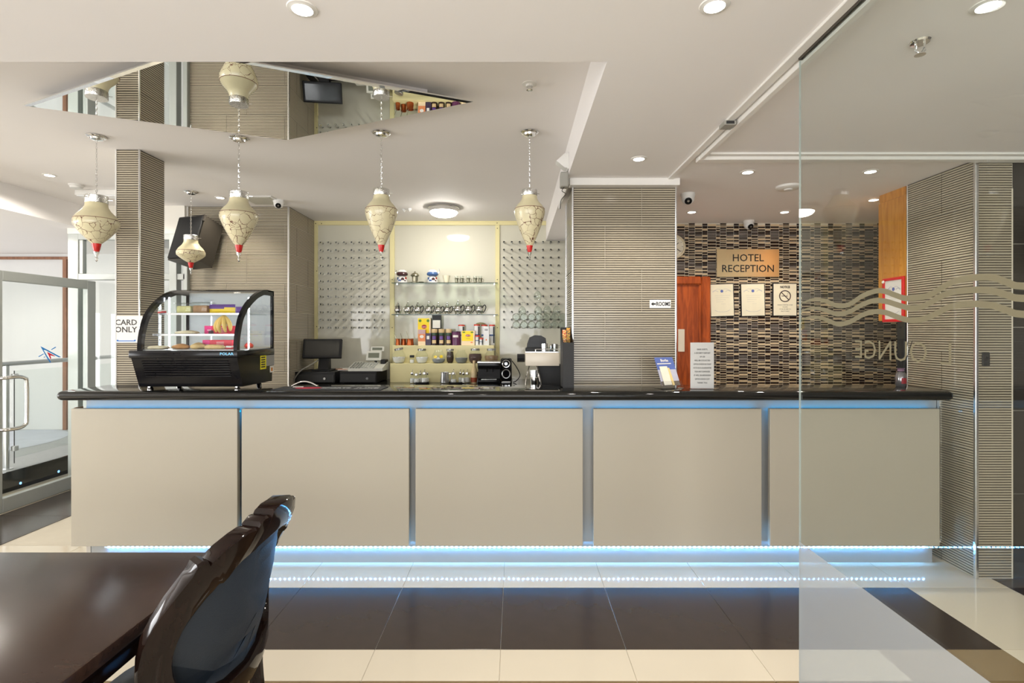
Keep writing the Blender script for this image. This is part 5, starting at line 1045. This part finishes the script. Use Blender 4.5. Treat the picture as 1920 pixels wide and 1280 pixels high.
# loudspeaker
ls = thing('loudspeaker', 'black wedge loudspeaker fixed high on the striped wall behind the small pendant', 'speaker', P(364, 452, 5.10)); ls.rotation_euler = (math.radians(-16), 0, math.radians(-22))
R_ = mat('speaker_box', srgb(46, 42, 36), .38, noise=.1)
MB().prism([(-.18, -.08), (.18, -.08), (.13, .16), (-.13, .16)], 'z', -.225, .225).obj('cabinet', R_, ls, ang=20); MB().box(-.17, -.10, -.215, .17, -.08, .215, .012, seg=2).obj('grille', mat('speaker_grille', (.006, .006, .006, 1), .85), ls)
MB().box(-.185, -.092, .155, .185, -.07, .232, .008).obj('top_bezel', R_, ls); MB().box(-.05, .15, -.06, .05, .19, .06, .006).obj('wall_bracket', BLACKM, ls)
# ------------------------------------------------------------------ table and chairs
tb = thing('dining_table', 'dark polished wooden dining table in front of the reception counter', 'table', (-1.75, 1.1, 0)); tM = T(1.75, -1.1, 0)
MB().box(-2.62, .35, .722, -.98, 1.786, .76, .006, seg=2).xf(tM).obj('tabletop', TABLEW, tb)
for a in ((-2.58, .40, -1.01, .43), (-2.58, 1.71, -1.01, 1.74), (-2.58, .43, -2.55, 1.71), (-1.04, .43, -1.01, 1.71)): MB().box(a[0], a[1], .655, a[2], a[3], .722, .002).xf(tM).obj('apron', DARKW, tb)
for x in (-2.3, -1.53):
    for y in (.45, 1.61): MB().lathe([(0, 0), (.022, 0), (.03, .05), (.024, .12), (.036, .5), (.03, .56), (.04, .6), (.04, .722), (0, .722)], 16, (x + .035, y + .035, 0)).xf(tM).obj('leg', DARKW, tb)
LEATH = mat('slate_leather', srgb(38, 46, 56), .5, spec=.3, noise=.06, nscale=8, bump=.15, bscale=220)
def make_chair(label, loc):
    t = thing('dining_chair', label, 'chair', loc, 'carved dark dining chairs'); Rr, tilt, zt = .36, .2, 1.02
    def S(s, z, n):                                    # s along the curved back, z height, n outwards (away from the table)
        th = s / Rr; return (-math.tan(tilt) * (zt - z) - Rr * (1 - math.cos(th)) + n * math.cos(th), Rr * math.sin(th) + n * math.sin(th), z)
    outer = [(0, 1.022), (.04, 1.022), (.058, 1.014), (.064, .999), (.072, 1.003), (.088, 1.004), (.102, .994), (.106, .982), (.13, .984), (.16, .976), (.20, .957), (.222, .938), (.226, .930), (.230, .940), (.242, .944), (.254, .938), (.260, .920), (.270, .905), (.300, .860), (.322, .815), (.336, .77), (.338, .72), (.330, .66), (.312, .60), (.28, .545), (.22, .505), (.12, .488), (0, .484)]
    inner = [(0, .930), (.04, .928), (.055, .925), (.062, .923), (.07, .921), (.085, .917), (.10, .911), (.105, .908), (.125, .902), (.145, .893), (.162, .880), (.172, .868), (.176, .860), (.180, .861), (.186, .862), (.192, .858), (.198, .850), (.214, .836), (.228, .818), (.240, .800), (.254, .772), (.262, .742), (.264, .712), (.260, .682), (.250, .652), (.235, .622), (.21, .592), (.17, .566), (.09, .55), (0, .546)]
    full = lambda L: [(-s, z) for s, z in L[::-1]][:-1] + [(s, z) for s, z in L][:-1] if False else [(s, z) for s, z in L] + [(-s, z) for s, z in L[-2:0:-1]]
    Oo, Ii = full(outer), full(inner); n = len(Oo); th2 = .029
    def mixp(k): return [(a[0] + (b[0] - a[0]) * k, a[1] + (b[1] - a[1]) * k) for a, b in zip(Oo, Ii)]
    rings = [(mixp(0), -th2), (mixp(0), th2 * .72), (mixp(.05), th2), (mixp(.35), th2 + .003), (mixp(.9), th2 - .004), (mixp(1), th2 - .012), (mixp(1), -th2 + .006), (mixp(.9), -th2), (mixp(.05), -th2 - .004)]
    vs = [S(s, z, nn) for P_, nn in rings for s, z in P_]; fs = []
    for r in range(len(rings)):
        q = (r + 1) % len(rings)
        fs += [(r * n + i, r * n + (i + 1) % n, q * n + (i + 1) % n, q * n + i) for i in range(n)]
    MB().add(vs, fs).obj('back_frame', DARKW, t, ang=34)
    cz = .74
    def panel(n0, bul, flip):
        mb = MB(); V = []; rr = [1, .8, .55, .3]
        for k in rr: V += [S(s * k, cz + (z - cz) * k, n0 + bul * (1 - k * k)) for s, z in Ii]
        V.append(S(0, cz, n0 + bul)); f = []
        for a in range(3): f += [(a * n + i, a * n + (i + 1) % n, (a + 1) * n + (i + 1) % n, (a + 1) * n + i) for i in range(n)]
        f += [(3 * n + i, 3 * n + (i + 1) % n, 4 * n) for i in range(n)]; return mb.add(V, [x[::-1] for x in f] if flip else f)
    panel(-.004, .008, False).obj('back_panel', LEATH, t, ang=60); panel(-th2 + .002, -.020, True).obj('back_cushion', LEATH, t, ang=60)
    pts = []
    for i in range(24): a = 2 * math.pi * i / 24; r = 1 - .06 * (math.cos(a) > .2); pts.append((-.31 + .20 * math.cos(a) * r, .23 * math.sin(a)))
    MB().prism(pts, 'z', .385, .43).obj('seat_rail', DARKW, t); sv = MB(); ring = [(1, .43), (1.0, .455), (.94, .478), (.6, .49)]; V = []
    for k, z in ring: V += [(-.31 + (x + .31) * k, y * k, z) for x, y in pts]
    V.append((-.31, 0, .492)); f = []
    for a in range(3): f += [(a * 24 + i, a * 24 + (i + 1) % 24, (a + 1) * 24 + (i + 1) % 24, (a + 1) * 24 + i) for i in range(24)]
    sv.add(V, f + [(72 + i, 72 + (i + 1) % 24, 96) for i in range(24)]).obj('seat', LEATH, t, ang=60)
    for s in (-1, 1):
        MB().tube(smooth([(-.43, s * .17, .40), (-.46, s * .18, .33), (-.445, s * .175, .16), (-.46, s * .18, .03), (-.465, s * .182, 0)]), .03, 10, r1=.016).obj('leg', DARKW, t)
        MB().tube(smooth([S(s * .2, .53, 0), (-.16, s * .19, .42), (-.13, s * .19, .2), (-.07, s * .2, 0)]), .026, 10, r1=.018).obj('leg', DARKW, t)
    return t
ch0 = make_chair('carved dark chair with slate back, pushed to the table edge nearest the counter', (-.704, 1.534, 0))
dup(ch0, (-.704, .61, 0), label='carved dark chair of which only the crest shows, before the near table corner')
